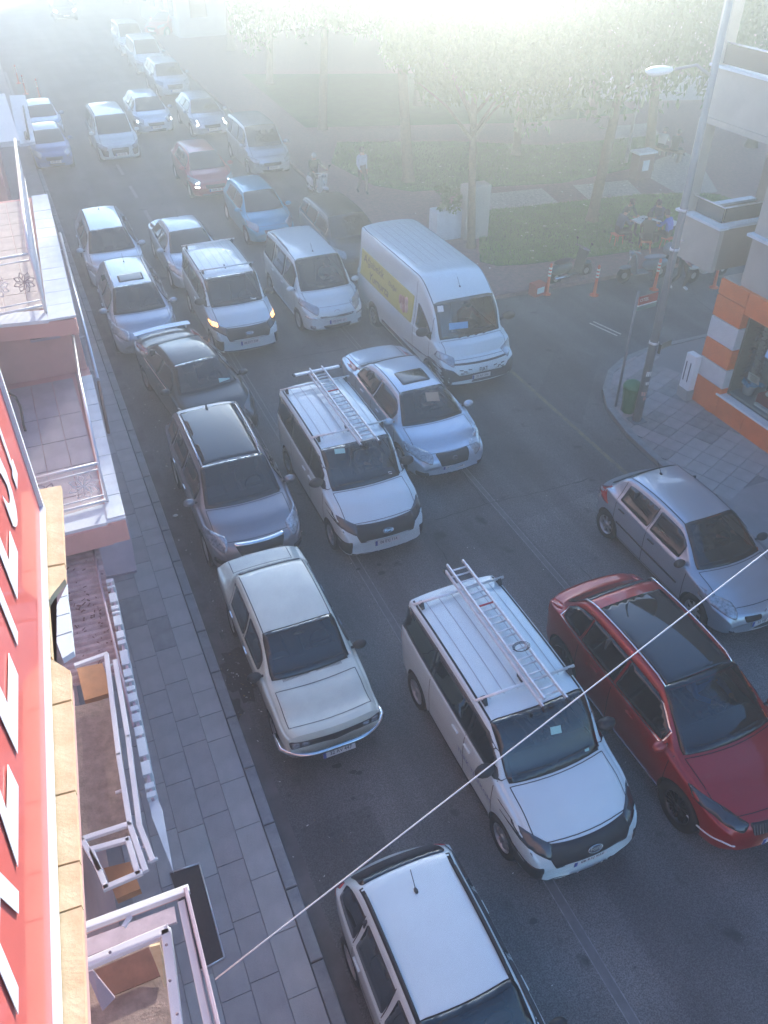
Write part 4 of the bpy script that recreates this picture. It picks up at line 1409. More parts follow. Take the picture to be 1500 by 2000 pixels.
nt.links.new(tr.outputs[0], mx_.inputs[1]); nt.links.new(b_.outputs[0], mx_.inputs[2]); nt.links.new(mx_.outputs[0], out_.inputs[0])
m.build('shop_window', gl, shop, (14.06 - SX, 10.45 - SY, 1.7))
# goods hanging in rows
rh = random.Random(9)
for k, xx in enumerate((14.38, 14.6)):
    m = MB()
    for i in range(260):
        z = rh.uniform(.95, 2.5); 
        m.tube([(rh.gauss(0, .03), rh.gauss(0, .035), z), (rh.gauss(0, .05), rh.gauss(0, .06), z - rh.uniform(.03, .09))], .007, 4, rh.choice((0, 0, 1)))
    o = m.build('hanging_goods', [mat('keyrings', (0.1, 0.06, 0.05), .5), M_chrome], None, (xx, 12.28 - k * .12, 0))
    tag(o, ('dense dark strand' if k == 0 else 'second strand') + ' of small goods hanging inside the shop window' + (' beside the reveal' if k == 0 else ' further in'), 'goods', 'goods hung in the shop window'); o['kind'] = 'stuff'
bk = empty('bucket', (14.42, 12.15, .76), label='clear tub with bright blue bag over its rim in shop window', cat='bucket')
MB().lathe([(.12, 0), (.16, .3), (.155, .3), (.11, .02)], n=18).build('tub', mat('clear_plastic', (0.35, 0.42, 0.48), .25), bk)
m = MB()
for i in range(14):
    a0 = i * .45; m.ball((.15 * math.cos(a0), .15 * math.sin(a0), .29 + .02 * math.sin(i * 2.2)), (.05, .05, .06), 0, 8, 5)
m.ball((.16, -.16, .26), (.08, .1, .05), 0, 8, 5)
m.build('bag', mat('blue_bag', (0.01, 0.3, 0.6), .35), bk)
pn = empty('paper_notice', (14.3, 12.0, 1.25), label='white paper notice with black lines standing in shop window', cat='notice')
m = MB(); m.box((0, 0, 0), (.01, .3, .24)); m.build('sheet', M_paper, pn)
m = MB()
for i in range(4): m.box((-.008, 0, .08 - i * .05), (.004, .2 - .03 * (i % 2), .014))
m.build('print', M_ink, pn); pn.rotation_euler = (.1, -.35, .15)
m = MB(); m.box((0, 0, 0), (.34, .6, .22)); m.ball((0, .1, .15), (.13, .1, .06), 1, 10, 6); tag(m.build('gift_box', [mat('red_box', (0.3, 0.02, 0.03), .4), M_paper], None, (14.45, 11.45, .9)), 'red box with pale top standing on the shop window shelf', 'box')
m = MB(); m.box((0, 0, 0), (.5, 2.2, .05)); tag(m.build('white_shelf', M_white, None, (14.45, 10.6, .78)), 'low white display shelf along the shop window', 'shelf')
m = MB(); m.box((0, 0, 0), (.25, .3, .18)); m.box((0, .05, .12), (.2, .2, .05), 1); tag(m.build('cushion', [M_black, mat('pale_blue', (0.3, 0.42, 0.5), .6)], None, (14.75, 11.7, 1.05)), 'black case with pale blue top behind the paper notice', 'case')
# first-floor bay and balcony
bay = empty('balcony', (0, 0, 0)); bay.parent = shop
def bb(c, s, mt, nm, bev=0): return sb(c, s, mt, nm, bay, bev)
bb((15.0, 14.36, 3.70), (2.2, 1.26, .06), M_beige2, 'deck')
bb((13.94, 14.36, 3.66), (.12, 1.38, .98), M_beige, 'parapet_front')
bb((15.0, 13.79, 3.66), (2.0, .12, .98), M_beige2, 'parapet_near')
bb((15.0, 14.98, 3.66), (2.0, .12, .98), M_beige, 'parapet_far')
bb((13.93, 14.36, 4.175), (.26, 1.5, .06), M_coping, 'coping', .008)
bb((15.1, 13.76, 4.175), (2.1, .24, .06), M_coping, 'coping', .008)
bb((15.0, 15.0, 4.175), (2.0, .2, .06), M_coping, 'coping', .008)
for c, s in (((13.95, 14.2, 4.42), (.02, .86, .3)), ((14.75, 13.78, 4.42), (1.5, .02, .3))):
    bb(c, s, M_pane, 'glass_guard')
m = MB(); m.tube([(13.95 - SX, 14.75 - SY, 4.58), (13.95 - SX, 13.78 - SY, 4.58), (15.6 - SX, 13.78 - SY, 4.58)], .018, 6); m.build('guard_rail', M_steel, bay)
bb((14.0, 14.93, 5.15), (.26, .26, 1.95), M_beige, 'column')
bb((16.1, 14.3, 4.6), (.1, 1.4, 2.9), M_beige2, 'back_wall')
bb((16.03, 14.2, 4.6), (.05, .7, 1.7), M_pane, 'balcony_door')
bb((14.55, 13.05, 3.12), (1.2, .5, .22), M_beige, 'beam')
# the second bay nearer the camera
sb((15.9, 6.3, 4.6), (3.8, 13.1, 3.1), M_beige, 'wall')
sb((14.0, 12.5, 4.32), (.3, .8, .06), M_coping, 'window_sill')
f = sb((13.995, 11.6, 4.9), (.04, 1.3, 1.2), M_white, 'window'); m = MB(); m.box((-.03, 0, 0), (.02, 1.1, 1.0)); m.build('pane', M_pane, f)
# an awning arm at the right edge
m = MB(); m.tube([(13.8 - SX, 11.3 - SY, 2.9), (13.2 - SX, 10.3 - SY, 2.55)], .03, 6); m.build('awning_arm', M_steel, shop)
m = MB(); m.slab([(13.72 - SX, 11.3 - SY, 3.0), (13.72 - SX, 8 - SY, 3.0), (13.1 - SX, 8 - SY, 2.6), (13.1 - SX, 10.9 - SY, 2.6)], .03); m.build('awning_cloth', mat('blue_awning', (0.35, 0.5, 0.65), .6), shop)
# second floor
bay3 = empty('balcony', (0, 0, 0)); bay3.parent = shop
def b3(c, s, mt, nm, bev=0): return sb(c, s, mt, nm, bay3, bev)
b3((15.6, 13.9, 6.14), (3.5, 2.2, .12), M_beige, 'deck')
b3((13.95, 13.9, 6.62), (.12, 2.2, 1.05), M_beige, 'parapet_front')
b3((15.6, 14.95, 6.62), (3.4, .12, 1.05), M_beige, 'parapet_far')
sb((15.85, 6.0, 7.8), (3.9, 13.6, 3.4), M_beige, 'wall')
b3((13.93, 13.9, 7.17), (.24, 2.3, .05), M_coping, 'coping')
b3((13.93, 13.9, 7.4), (.02, 2.1, .36), M_pane, 'glass_guard')
m = MB(); m.tube([(13.93 - SX, 12.8 - SY, 7.6), (13.93 - SX, 15.0 - SY, 7.6)], .018, 6); m.build('guard_rail', M_steel, bay3)
b3((14.0, 14.93, 8.3), (.28, .28, 2.3), M_beige, 'column')
b3((15.6, 13.9, 9.5), (3.5, 2.2, .16), M_beige, 'upper_deck')

# ------------------------------------------------------------------ houses beyond the park and up the road
def far_house(x, y, w, d, h, mt, label, rz=0.0, rows=3, side='W'):
    o = empty('far_house', (x, y, 0), rz, label, 'building', 'houses beyond the park')
    m = MB(); m.box((0, 0, h / 2), (w, d, h)); m.build('wall', mt, o)
    m = MB(); m.box((0, 0, h + .1), (w + .5, d + .5, .2)); m.build('roof', M_beige2, o)
    win = MB(); win.box((0, 0, 0), (1.2, .1, 1.3)); wm = win.mesh('window', M_pane)
    for r_ in range(rows):
        for i in range(int(w // 2.6)):
            link('window', wm, o, (-w / 2 + 1.5 + i * 2.6, -d / 2 - .03, 2.0 + r_ * 3))
    win = MB(); win.box((0, 0, 0), (.1, 1.2, 1.3)); wm = win.mesh('window', M_pane)
    for r_ in range(rows):
        for i in range(int(d // 2.8)):
            link('window', wm, o, (-w / 2 - .03, -d / 2 + 1.6 + i * 2.8, 2.0 + r_ * 3))
    return o
M_h1 = mat('far_cream', (0.45, 0.42, 0.36), .9, noise=.1, nscale=1)
M_h2 = mat('far_white', (0.55, 0.56, 0.56), .9, noise=.1, nscale=1)
M_h3 = mat('far_pink', (0.45, 0.3, 0.27), .9, noise=.1, nscale=1)
far_house(38, 62, 16, 12, 13.5, M_h1, 'cream block of flats lost in glare beyond the park trees', .1, 4)
far_house(20, 74, 14, 12, 14.5, M_h2, 'white block of flats at the far end of the park', .05, 4)
far_house(56, 48, 14, 16, 13.0, M_h3, 'pinkish block of flats behind the white park wall', .2, 4)
far_house(34, 92, 18, 12, 15.0, M_h1, 'tall cream block up the road behind the white one', 0, 4)
far_house(58, 80, 16, 14, 15.0, M_h2, 'white block furthest right behind the park', .1, 4)
far_house(18, 98, 13, 12, 15.0, M_h3, 'pink block at the top end of the road', 0, 4)
lw = empty('park_wall', (0, 0, 0), label='low white wall along the far edge of the park', cat='wall')
P0, P1 = Vector((29.5, 40, 0)), Vector((38, 37.2, 0)); d_ = (P1 - P0)
m = MB(); m.box((0, 0, .6), (d_.length, .2, 1.2)); m.build('wall', M_h2, lw, tuple((P0 + P1) / 2), (0, 0, math.atan2(d_.y, d_.x)))
m = MB(); m.box((0, 0, 1.23), (d_.length + .1, .3, .07)); m.build('coping', M_coping, lw, tuple((P0 + P1) / 2), (0, 0, math.atan2(d_.y, d_.x)))
# ------------------------------------------------------------------ trees
M_bark = mat('bark', (0.2, 0.14, 0.08), .9, noise=.4, nscale=9, bump=.7, bscale=20)
M_leafA = mat('leaf_green', (0.09, 0.17, 0.03), .6, noise=.3, nscale=.7, col2=(0.05, 0.11, 0.02), spec=.15)
M_leafB = mat('leaf_yellow_green', (0.15, 0.2, 0.035), .6, noise=.4, nscale=.9, col2=(0.07, 0.1, 0.02))
for _m in (M_leafA, M_leafB):
    _b = _m.node_tree.nodes['Principled BSDF']
    _t = _m.node_tree.nodes.new('ShaderNodeBsdfTranslucent'); _x = _m.node_tree.nodes.new('ShaderNodeMixShader')
    _t.inputs[0].default_value = (0.16, 0.24, 0.05, 1); _x.inputs[0].default_value = .35
    _o = _m.node_tree.nodes['Material Output']
    _m.node_tree.links.new(_b.outputs[0], _x.inputs[1]); _m.node_tree.links.new(_t.outputs[0], _x.inputs[2]); _m.node_tree.links.new(_x.outputs[0], _o.inputs[0])

def crown_mesh(seed, rad, h, n, size, mt, droop=.0, lobes=9):
    r = random.Random(seed)
    L = [(0, 0, h * .5, rad * .62)]
    for i in range(lobes):
        a = 6.28 * i / lobes + r.uniform(-.3, .3); q = rad * r.uniform(.45, .72)
        L.append((q * math.cos(a), q * math.sin(a), h * r.uniform(.18, .8), rad * r.uniform(.32, .48)))
    L.append((r.uniform(-.5, .5), r.uniform(-.5, .5), h * .85, rad * .42))
    v, f = [], []
    for k in range(n):
        cx, cy, cz, cr = r.choice(L)
        d = Vector((r.gauss(0, 1), r.gauss(0, 1), r.gauss(0, 1))).normalized()
        q = cr * (r.random() ** .4)
        p = Vector((cx, cy, cz)) + Vector((d.x * q, d.y * q, d.z * q * .75))
        if droop: p.z -= droop * (math.hypot(p.x, p.y) / rad) ** 2 * r.uniform(.4, 1.2)
        s = size * r.uniform(.6, 1.3)
        a = Vector((r.gauss(0, 1), r.gauss(0, 1), r.gauss(0, .7))).normalized()
        if droop and r.random() < .5: a = Vector((r.gauss(0, .3), r.gauss(0, .3), -1)).normalized()
        b = a.orthogonal().normalized(); b.rotate(Matrix.Rotation(r.uniform(0, 6.28), 3, a))
        i = len(v)
        v += [tuple(p - a * s), tuple(p + b * s * .38 - a * s * .1), tuple(p + a * s), tuple(p - b * s * .38)]
        f.append((i, i + 1, i + 2, i + 3))
    me = bpy.data.meshes.new('crown'); me.from_pydata(v, [], f); me.materials.append(mt)
    return me
def trunk_mesh(seed, h, rad, r0, lean=(0, 0)):
    r = random.Random(seed); m = MB()
    pts = [Vector((0, 0, -.05)), Vector((0, 0, .3)), Vector((lean[0] * .5, lean[1] * .5, h * .5)), Vector((lean[0], lean[1], h)), Vector((lean[0] * 1.1, lean[1] * 1.1, h + rad * .7))]
    m.tube(pts, [r0 * 1.35, r0, r0 * .85, r0 * .7, r0 * .2], 10)
    for i in range(7):
        a = 6.28 * i / 7 + r.uniform(-.3, .3); z = h * r.uniform(.75, 1.0)
        q = Vector((lean[0], lean[1], z))
        e = q + Vector((math.cos(a) * rad * .65, math.sin(a) * rad * .65, rad * r.uniform(.35, .75)))
        m.tube([q, q.lerp(e, .5) + Vector((0, 0, .2)), e], [r0 * .4, r0 * .28, r0 * .08], 6)
    return m.mesh('trunk', M_bark)
CM = [crown_mesh(1, 4.6, 6.2, 26000, .125, M_leafA, 2.4, 11), crown_mesh(2, 3.8, 5.5, 22000, .12, M_leafB, .8), crown_mesh(3, 4.6, 6.5, 26000, .13, M_leafA, .6)]
TM = [trunk_mesh(1, 5.5, 3.5, .2, (.5, .1)), trunk_mesh(2, 5.0, 3.5, .17, (-.3, .3)), trunk_mesh(3, 5.8, 4, .24, (.1, -.4))]
trees = [
    (18.8, 24.7, 0, 1.0, 0, 'park tree with bare pale trunk rising from the grass by the card players'),
    (13.6, 24.2, 1, .85, 1, 'thin park tree by the kerb right behind the big white van'),
    (24.5, 29.0, 0, 1.05, 2, 'park tree overhanging the men on the bench'),
    (14.6, 31.5, 2, .95, 3, 'tree at the corner of the second lawn near the walking man'),
    (20.5, 33.0, 1, 1.1, 4, 'tree in the middle of the second lawn'),
    (14.2, 40.5, 0, 1.05, 5, 'roadside tree further up beyond the second lawn'),
    (27.5, 37.5, 2, 1.1, 6, 'tree before the low white park wall'),
    (20.5, 43.0, 2, 1.15, 7, 'big tree lost in the glare behind the second lawn'),
    (14.8, 51.0, 1, 1.2, 8, 'roadside tree beside the far parked vans'),
    (25.5, 51.5, 0, 1.2, 9, 'tree in the glare before the white flats'),
    (15.5, 62.0, 2, 1.2, 10, 'furthest roadside tree near the turning car'),
    (34.5, 46.5, 1, 1.2, 11, 'tree behind the low white park wall'),
    (27.8, 63.5, 2, 1.15, 13, 'far tree added between two blocks of flats to keep sun off the road'),  # added tree, closes the gap that let a sun patch onto the road
    (12.8, 87.0, 2, 1.15, 14, 'tree added before the pink block to shade the top end of the road'),  # another added sun blocker, keeps the upper road in shade
    (31.0, 30.0, 2, 1.0, 12, 'tree at the right of the bench behind the corner house'),
]
for (x, y, k, s, rz, lab) in trees:
    t = empty('park_tree', (x, y, KZ), rz * 1.3, lab, 'tree', 'trees in the park')
    link('trunk', TM[k], t).scale = (s, s, s)
    c_ = link('crown', CM[k], t, (0, 0, 5.0 * s - .2)); c_.scale = (s, s, s)
    c_['kind'] = 'stuff'

# ------------------------------------------------------------------ street furniture
M_pole = mat('galvanised_pole', (0.17, 0.19, 0.215), .55, .2, noise=.2, nscale=3)
lp = empty('street_lamp', (12.06, 12.98, KZ), label='tall grey street lamp post with stickers on the shop corner', cat='street lamp')
m = MB(); m.tube([(0, 0, 0), (0, 0, 4), (0, 0, 9.2)], [.105, .08, .055], 12); m.build('post', M_pole, lp)
m = MB(); m.box((0, 0, .01), (.34, .34, .03)); m.build('base_plate', M_pole, lp)
m = MB(); m.tube([(0, 0, 7.3), (-.3, .15, 7.5), (-.62, .33, 7.42)], .028, 8); m.build('arm', M_pole, lp)
m = MB(); m.ball((-.86, .45, 7.4), (.3, .15, .075), 0, 14, 8); m.ball((-.9, .47, 7.36), (.2, .11, .06), 1, 12, 6); m.build('lamp_head', [mat('lamp_shell', (0.6, 0.62, 0.64), .4), mat('lamp_lens', (0.5, 0.52, 0.5), .15)], lp)
m = MB(); m.box((.1, -.02, 4.3), (.1, .1, .01)); m.tube([(.02, -.1, 5.0), (-.12, -.12, 4.6), (-.1, -.1, 3.9), (.0, -.09, 3.2)], .008, 5); m.build('loose_cable', M_wire, lp)
for z, r_ in ((2.0, .1), (4.1, .092), (4.9, .085)):
    m = MB(); m.lathe([(r_, z), (r_ + .008, z), (r_ + .008, z + .05), (r_, z + .05)], n=12); m.build('strap', M_steel, lp)
def sticker(z, a, w, h, mt):
    m = MB(); n = 4; r_ = .104 - .006 * z
    for i in range(n):
        a0, a1 = a + w / r_ * (i / n - .5), a + w / r_ * ((i + 1) / n - .5)
        m.face([(r_ * math.cos(a0), r_ * math.sin(a0), z), (r_ * math.cos(a1), r_ * math.sin(a1), z), (r_ * math.cos(a1), r_ * math.sin(a1), z + h), (r_ * math.cos(a0), r_ * math.sin(a0), z + h)])
    m.build('sticker', mt, lp)
sticker(.72, -2.0, .13, .1, mat('pink_sticker', (0.5, 0.3, 0.28), .6)); sticker(1.0, -1.7, .1, .08, M_paper); sticker(1.22, -1.8, .12, .12, M_paper); sticker(.6, -1.4, .1, .08, MATS['pink_sticker'])
pp = empty('small_plate', (12.2, 12.85, 2.1), R(15), 'small dim plate strapped to the lamp post above the road', 'sign')
m = MB(); m.box((.12, -.02, 0), (.34, .015, .14)); m.build('plate', mat('dull_plate', (0.2, 0.19, 0.15), .6), pp)
m = MB(); m.box((-.12, -.02, -.04), (.02, .06, .22)); m.build('clamp', M_black, pp)
sp = empty('street_sign', (11.98, 13.7, KZ), 0, 'red street name sign on a thin post beside the green bin', 'sign')
m = MB(); m.tube([(0, 0, 0), (0, 0, 2.95)], .03, 8); m.build('post', M_pole, sp)
bl_ = MB(); bl_.box((0, 0, 0), (.56, .02, .2), bev=.004); bo_ = bl_.build('board', mat('sign_red', (0.35, 0.02, 0.025), .45), sp, (.29, -.02, 2.72), (0, 0, R(6)))
m = MB(); m.box((0, 0, -.115), (.56, .024, .02)); m.build('rim', M_white, bo_)
link('lettering', text_mesh('lettering', 'OTEL', .11, M_white, .001), bo_, (-.12, -.013, .01), (math.pi / 2, 0, 0))
m = MB(); m.box((0, 0, -.19), (.56, .018, .08)); m.build('lower_board', mat('sign_green', (0.15, 0.25, 0.22), .5), bo_)
# green bin on a pole
gb = empty('litter_bin', (12.0, 13.27, KZ), 0, 'green plastic litter bin with round lid hanging beside the lamp post', 'litter bin')
M_bin = mat('bin_green', (0.02, 0.16, 0.06), .45)
m = MB(); m.lathe([(.13, .1), (.15, .12), (.2, .72), (.22, .74)], n=20); m.build('body', M_bin, gb)
m = MB(); m.lathe([(.225, .74), (.225, .8), (.19, .86), (.1, .92), (0.0, .94)], n=20); m.build('lid', M_bin, gb)
for a in range(10):
    t = 6.283 * a / 10
    m = MB(); m.tube([(.135 * math.cos(t), .135 * math.sin(t), .14), (.205 * math.cos(t), .205 * math.sin(t), .72)], .012, 4); m.build('rib', M_bin, gb)
m = MB(); m.tube([(.02, .25, 0), (.02, .25, .85)], .025, 8); m.build('post', M_pole, gb)
# utility cabinet
uc = empty('utility_cabinet', (13.78, 13.4, KZ), 0, 'white utility cabinet with two dark slots against the orange pillar', 'cabinet')
m = MB(); m.box((0, 0, .12), (.2, .34, .3)); m.build('plinth', mat('plinth', (0.3, 0.3, 0.3), .9), uc)
m = MB(); m.box((0, 0, .72), (.18, .32, .92), bev=.012); m.build('body', M_white, uc)
for dy in (-.05, .09):
    m = MB(); m.box((-.092, dy, .72), (.01, .025, .5)); m.build('slot', M_black, uc)
m = MB(); m.box((0, -.163, .72), (.14, .012, .8)); m.build('door', M_white, uc)
# soil and weeds in the kerb corner
pt = [G(1190, 845)[:2], G(1228, 830)[:2], G(1262, 850)[:2], G(1225, 862)[:2]]
# bollards
M_bol = mat('bollard_orange', (0.75, 0.12, 0.03), .5)
M_refl = mat('reflective_band', (0.75, 0.72, 0.66), .35)
def bollard(x, y, lab, lean=(0, 0), grp='orange bollards along the park kerb', z=0.0):
    b = empty('bollard', (x, y, z), 0, lab, 'bollard', grp)
    b.rotation_euler = (lean[0], lean[1], 0)
    MB().lathe([(.14, 0), (.14, .03), (.07, .05), (.055, .1), (.045, .5), (.04, .92), (.045, .94), (.0, .98)], n=14).build('post', M_bol, b)
    for zz in (.58, .69, .8):
        MB().lathe([(.05, zz), (.05, zz + .06)], n=14, cap=False).build('band', M_refl, b)
for (u, v, lab, ln) in ((1067, 575, 'leftmost orange bollard beside the red and white box', (0, .05)), (1160, 577, 'orange bollard in front of the first scooter', (.03, 0)), (1277, 566, 'orange bollard partly behind the street sign', (-.03, .05)), (1394, 562, 'orange bollard at the far right beneath the grey balcony', (0, -.03))):
    p = G(u, v); bollard(p[0], p[1], lab, ln)
for (u, v, lab) in ((37, 163, 'further orange bollard at the left kerb beyond the awning'), (51, 184, 'nearer orange bollard at the left kerb behind the parked blue cars'), (78, 192, 'faint bollard on the road side of the parked blue cars')):
    p = G(u, v); bollard(p[0], p[1], lab, (0, 0), 'bollards on the left kerb')
p = G(1048, 576); m = MB(); m.box((0, 0, .2), (.42, .3, .4), 0, bev=.02); m.box((0, -.155, .2), (.28, .01, .18), 1)
tag(m.build('warning_box', [mat('red_box2', (0.5, 0.08, 0.05), .5), M_paper], None, (p[0], p[1], 0.0), (0, 0, .2)), 'low red and white box standing left of the bollards', 'box')
p = G(1310, 455); m = MB(); m.box((0, 0, .22), (.45, .4, .04), 0); m.box((0, 0, .1), (.3, .28, .2), 1)
tag(m.build('low_table', [M_paper, M_black], None, (p[0], p[1], KZ)), 'small pale topped box on the grass right of the card players', 'box')
# park information board with pale top, lamp pole
p = G(1247, 356)
bd = empty('park_bin', (p[0], p[1], KZ), 0, 'reddish park waste box with pale lid at the path crossing', 'waste box')
m = MB(); m.box((0, 0, .55), (.75, .5, .95), bev=.02); m.build('body', mat('brown_red', (0.22, 0.1, 0.09), .7), bd)
m = MB(); m.box((0, 0, 1.08), (.9, .6, .08)); m.build('lid', M_coping, bd)
m = MB(); m.box((0, -.26, .6), (.3, .02, .4)); m.build('poster', M_paper, bd)
p = G(1236, 330)
pl_ = empty('park_lamp', (p[0] - .1, p[1] + .4, KZ), 0, 'slim pale park lamp pole rising behind the waste box', 'street lamp')
m = MB(); m.tube([(0, 0, 0), (.1, 0, 6.4)], .07, 8); m.build('pole', mat('pale_pole', (0.5, 0.5, 0.5), .5), pl_)
m = MB(); m.ball((.1, 0, 6.5), .22, 0, 12, 8); m.build('globe', M_paper, pl_)
# planter box with bush by the kerb
p = G(872, 470)
plt = empty('planter', (p[0], p[1], KZ), 0, 'pale planter box with a small bush behind the white van', 'planter')
m = MB(); m.box((0, 0, .5), (1.1, .6, 1.0), bev=.03); m.build('box', M_coping, plt)
link('bush', crown_mesh(21, .55, .9, 500, .09, M_leafA), plt, (0, 0, .9))
p = G(905, 470)
m = MB(); m.box((0, 0, .9), (.9, .5, 1.8), bev=.03); tag(m.build('kiosk_box', M_h1, None, (p[0] + .3, p[1] - .1, KZ)), 'tall cream box standing right of the planter', 'box')

# ------------------------------------------------------------------ people
M_skin = mat('skin', (0.42, 0.24, 0.17), .6)
M_hair = mat('dark_hair', (0.03, 0.022, 0.02), .8)
CLOTH = {}
def cloth(name, col): 
    if name not in CLOTH: CLOTH[name] = mat('cloth_' + name, col, .9, noise=.2, nscale=9)
    return CLOTH[name]
def person(loc, rz, label, pose, shirt, trousers, shoes=None, hold=None, group=None, cap=None, skirt=False):
    """pose: dictionary of joints in metres, x = right, y = forward; one skinned body mesh, coloured by zone"""
    J = dict(pelvis=(0, 0, .93), waist=(0, 0, 1.08), chest=(0, .01, 1.3), neck=(0, .01, 1.46), headb=(0, .03, 1.53), head=(0, .035, 1.62), top=(0, .03, 1.72),
             sl=(-.17, 0, 1.41), el=(-.22, .0, 1.13), wl=(-.22, .08, .9), hl=(-.22, .12, .8), sr=(.17, 0, 1.41), er=(.22, .0, 1.13), wr=(.22, .08, .9), hr=(.22, .12, .8),
             pl=(-.09, 0, .9), kl=(-.1, .02, .5), al=(-.1, -.02, .09), tl=(-.1, .15, .03), pr=(.09, 0, .9), kr=(.1, .02, .5), ar=(.1, -.02, .09), tr=(.1, .15, .03))
    J.update(pose)
    rad = dict(pelvis=(.15, .12), waist=(.14, .11), chest=(.17, .12), neck=.055, headb=.06, head=.098, top=.05, sl=.07, el=.048, wl=.034, hl=.036, sr=.07, er=.048, wr=.034, hr=.036, pl=.095, kl=.066, al=.045, tl=.038, pr=.095, kr=.066, ar=.045, tr=.038)
    E_ = [('pelvis', 'waist'), ('waist', 'chest'), ('chest', 'neck'), ('neck', 'headb'), ('headb', 'head'), ('head', 'top'), ('chest', 'sl'), ('sl', 'el'), ('el', 'wl'), ('wl', 'hl'), ('chest', 'sr'), ('sr', 'er'), ('er', 'wr'), ('wr', 'hr'), ('pelvis', 'pl'), ('pl', 'kl'), ('kl', 'al'), ('al', 'tl'), ('pelvis', 'pr'), ('pr', 'kr'), ('kr', 'ar'), ('ar', 'tr')]
    names = list(J)
    me = bpy.data.meshes.new('tmp')
    me.from_pydata([J[n] for n in names], [(names.index(a), names.index(b)) for a, b in E_], [])
    o = link('tmp', me)
    o.modifiers.new('s', 'SKIN'); ss = o.modifiers.new('d', 'SUBSURF'); ss.levels = 1; ss.render_levels = 1
    for i, n in enumerate(names):
        r = rad[n]; me.skin_vertices[0].data[i].radius = r if isinstance(r, tuple) else (r, r)
        me.skin_vertices[0].data[i].use_root = (n == 'pelvis')
    dg = bpy.context.evaluated_depsgraph_get()
    nm = bpy.data.meshes.new_from_object(o.evaluated_get(dg))
    bpy.data.objects.remove(o)
    nm.materials.clear()
    for q in (shirt, trousers, M_skin, shoes or M_black): nm.materials.append(q)
    seg = {('pelvis', 'waist'): 1, ('waist', 'chest'): 0, ('chest', 'neck'): 0, ('neck', 'headb'): 2, ('headb', 'head'): 2, ('head', 'top'): 2, ('chest', 'sl'): 0, ('sl', 'el'): 0, ('el', 'wl'): 0, ('wl', 'hl'): 2, ('chest', 'sr'): 0, ('sr', 'er'): 0, ('er', 'wr'): 0, ('wr', 'hr'): 2, ('pelvis', 'pl'): 1, ('pl', 'kl'): 1, ('kl', 'al'): 1, ('al', 'tl'): 3, ('pelvis', 'pr'): 1, ('pr', 'kr'): 1, ('kr', 'ar'): 1, ('ar', 'tr'): 3}
    for p in nm.polygons:
        best, bi = 9, 0
        for (a, b), mi in seg.items():
            A_, B_ = Vector(J[a]), Vector(J[b]); d_ = B_ - A_
            t_ = max(0, min(1, (p.center - A_).dot(d_) / d_.length_squared))
            dd = (A_ + d_ * t_ - p.center).length
            if dd < best: best, bi = dd, mi
        p.material_index = bi; p.use_smooth = True
    r = empty('person', loc, rz, label, 'person', group)
    nm.name = 'body'; link('body', nm, r)
    h = Vector(J['head']); hb = Vector(J['headb']); upv = (h - hb).normalized()
    m = MB(); m.ball(tuple(h + upv * .03 + Vector((0, -.018, 0))), (.103, .112, .105), 0, 12, 8); m.build('hair', cap or M_hair, r)
    f = h + Vector((0, .085, -.01))
    m = MB(); m.ball((f.x, f.y + .02, f.z - .01), (.014, .02, .022), 0, 6, 4); m.build('nose', M_skin, r)
    for s_ in (-1, 1):
        m = MB(); m.ball((f.x + s_ * .033, f.y + .002, f.z + .02), .011, 0, 6, 4); m.build('eye', M_black, r)
        m = MB(); m.ball((h.x + s_ * .1, h.y, h.z - .01), (.015, .022, .03), 0, 6, 4); m.build('ear', M_skin, r)
    m = MB(); m.box((f.x, f.y + .006, f.z - .045), (.045, .012, .01)); m.build('mouth', mat('lips', (0.3, 0.12, 0.1), .6), r)
    for s_, w_, h_ in ((-1, 'wl', 'hl'), (1, 'wr', 'hr')):
        W_, H_ = Vector(J[w_]), Vector(J[h_]); d_ = (H_ - W_).normalized(); q_ = d_.orthogonal().normalized()
        m = MB()
        for k in range(4):
            b0 = H_ + q_ * (k - 1.5) * .018
            m.tube([b0, b0 + d_ * .045 + Vector((0, .006, 0)), b0 + d_ * (.07 + .008 * (k in (1, 2))) + Vector((0, .018, -.004))], [.0095, .009, .006], 5)
        b0 = H_ - q_ * .03; m.tube([b0 - d_ * .02, b0 - q_ * .02 + d_ * .02, b0 - q_ * .018 + d_ * .045], [.011, .01, .007], 5)
        m.build('fingers', M_skin, r)
    return r
sit = dict(pelvis=(0, 0, .45), waist=(0, .02, .6), chest=(0, .09, .84), neck=(0, .14, .99), headb=(0, .18, 1.05), head=(0, .22, 1.13), top=(0, .23, 1.23), sl=(-.18, .1, .94), el=(-.22, .26, .74), wl=(-.12, .46, .72), hl=(-.08, .53, .72), sr=(.18, .1, .94), er=(.22, .26, .74), wr=(.12, .46, .72), hr=(.08, .53, .72),
    pl=(-.1, .02, .44), kl=(-.14, .44, .46), al=(-.14, .42, .09), tl=(-.14, .58, .03), pr=(.1, .02, .44), kr=(.14, .44, .46), ar=(.14, .42, .09), tr=(.14, .58, .03))
tx, ty, _ = G(1252, 478, .0)
tb = empty('card_table', (tx, ty, KZ), .3, 'small square table with white cloth between four seated men on the grass', 'table')
m = MB(); m.box((0, 0, .7), (.75, .75, .035), bev=.008); m.build('table_top', M_paper, tb)
for sx in (-1, 1):
    for sy in (-1, 1):
        m = MB(); m.tube([(sx * .33, sy * .33, 0), (sx * .3, sy * .3, .68)], .018, 6); m.build('leg', M_black, tb)
m = MB()
for i in range(7): m.box((random.uniform(-.25, .25), random.uniform(-.25, .25), .012), (.06, .09, .004), i % 2, rz=random.uniform(0, 3))
m.box((.1, .0, .03), (.2, .12, .05), 1)
tag(m.build('playing_cards', [M_paper, M_black], None, (tx, ty, KZ + .72)), 'loose playing cards lying on the white table top', 'cards')['kind'] = 'stuff'
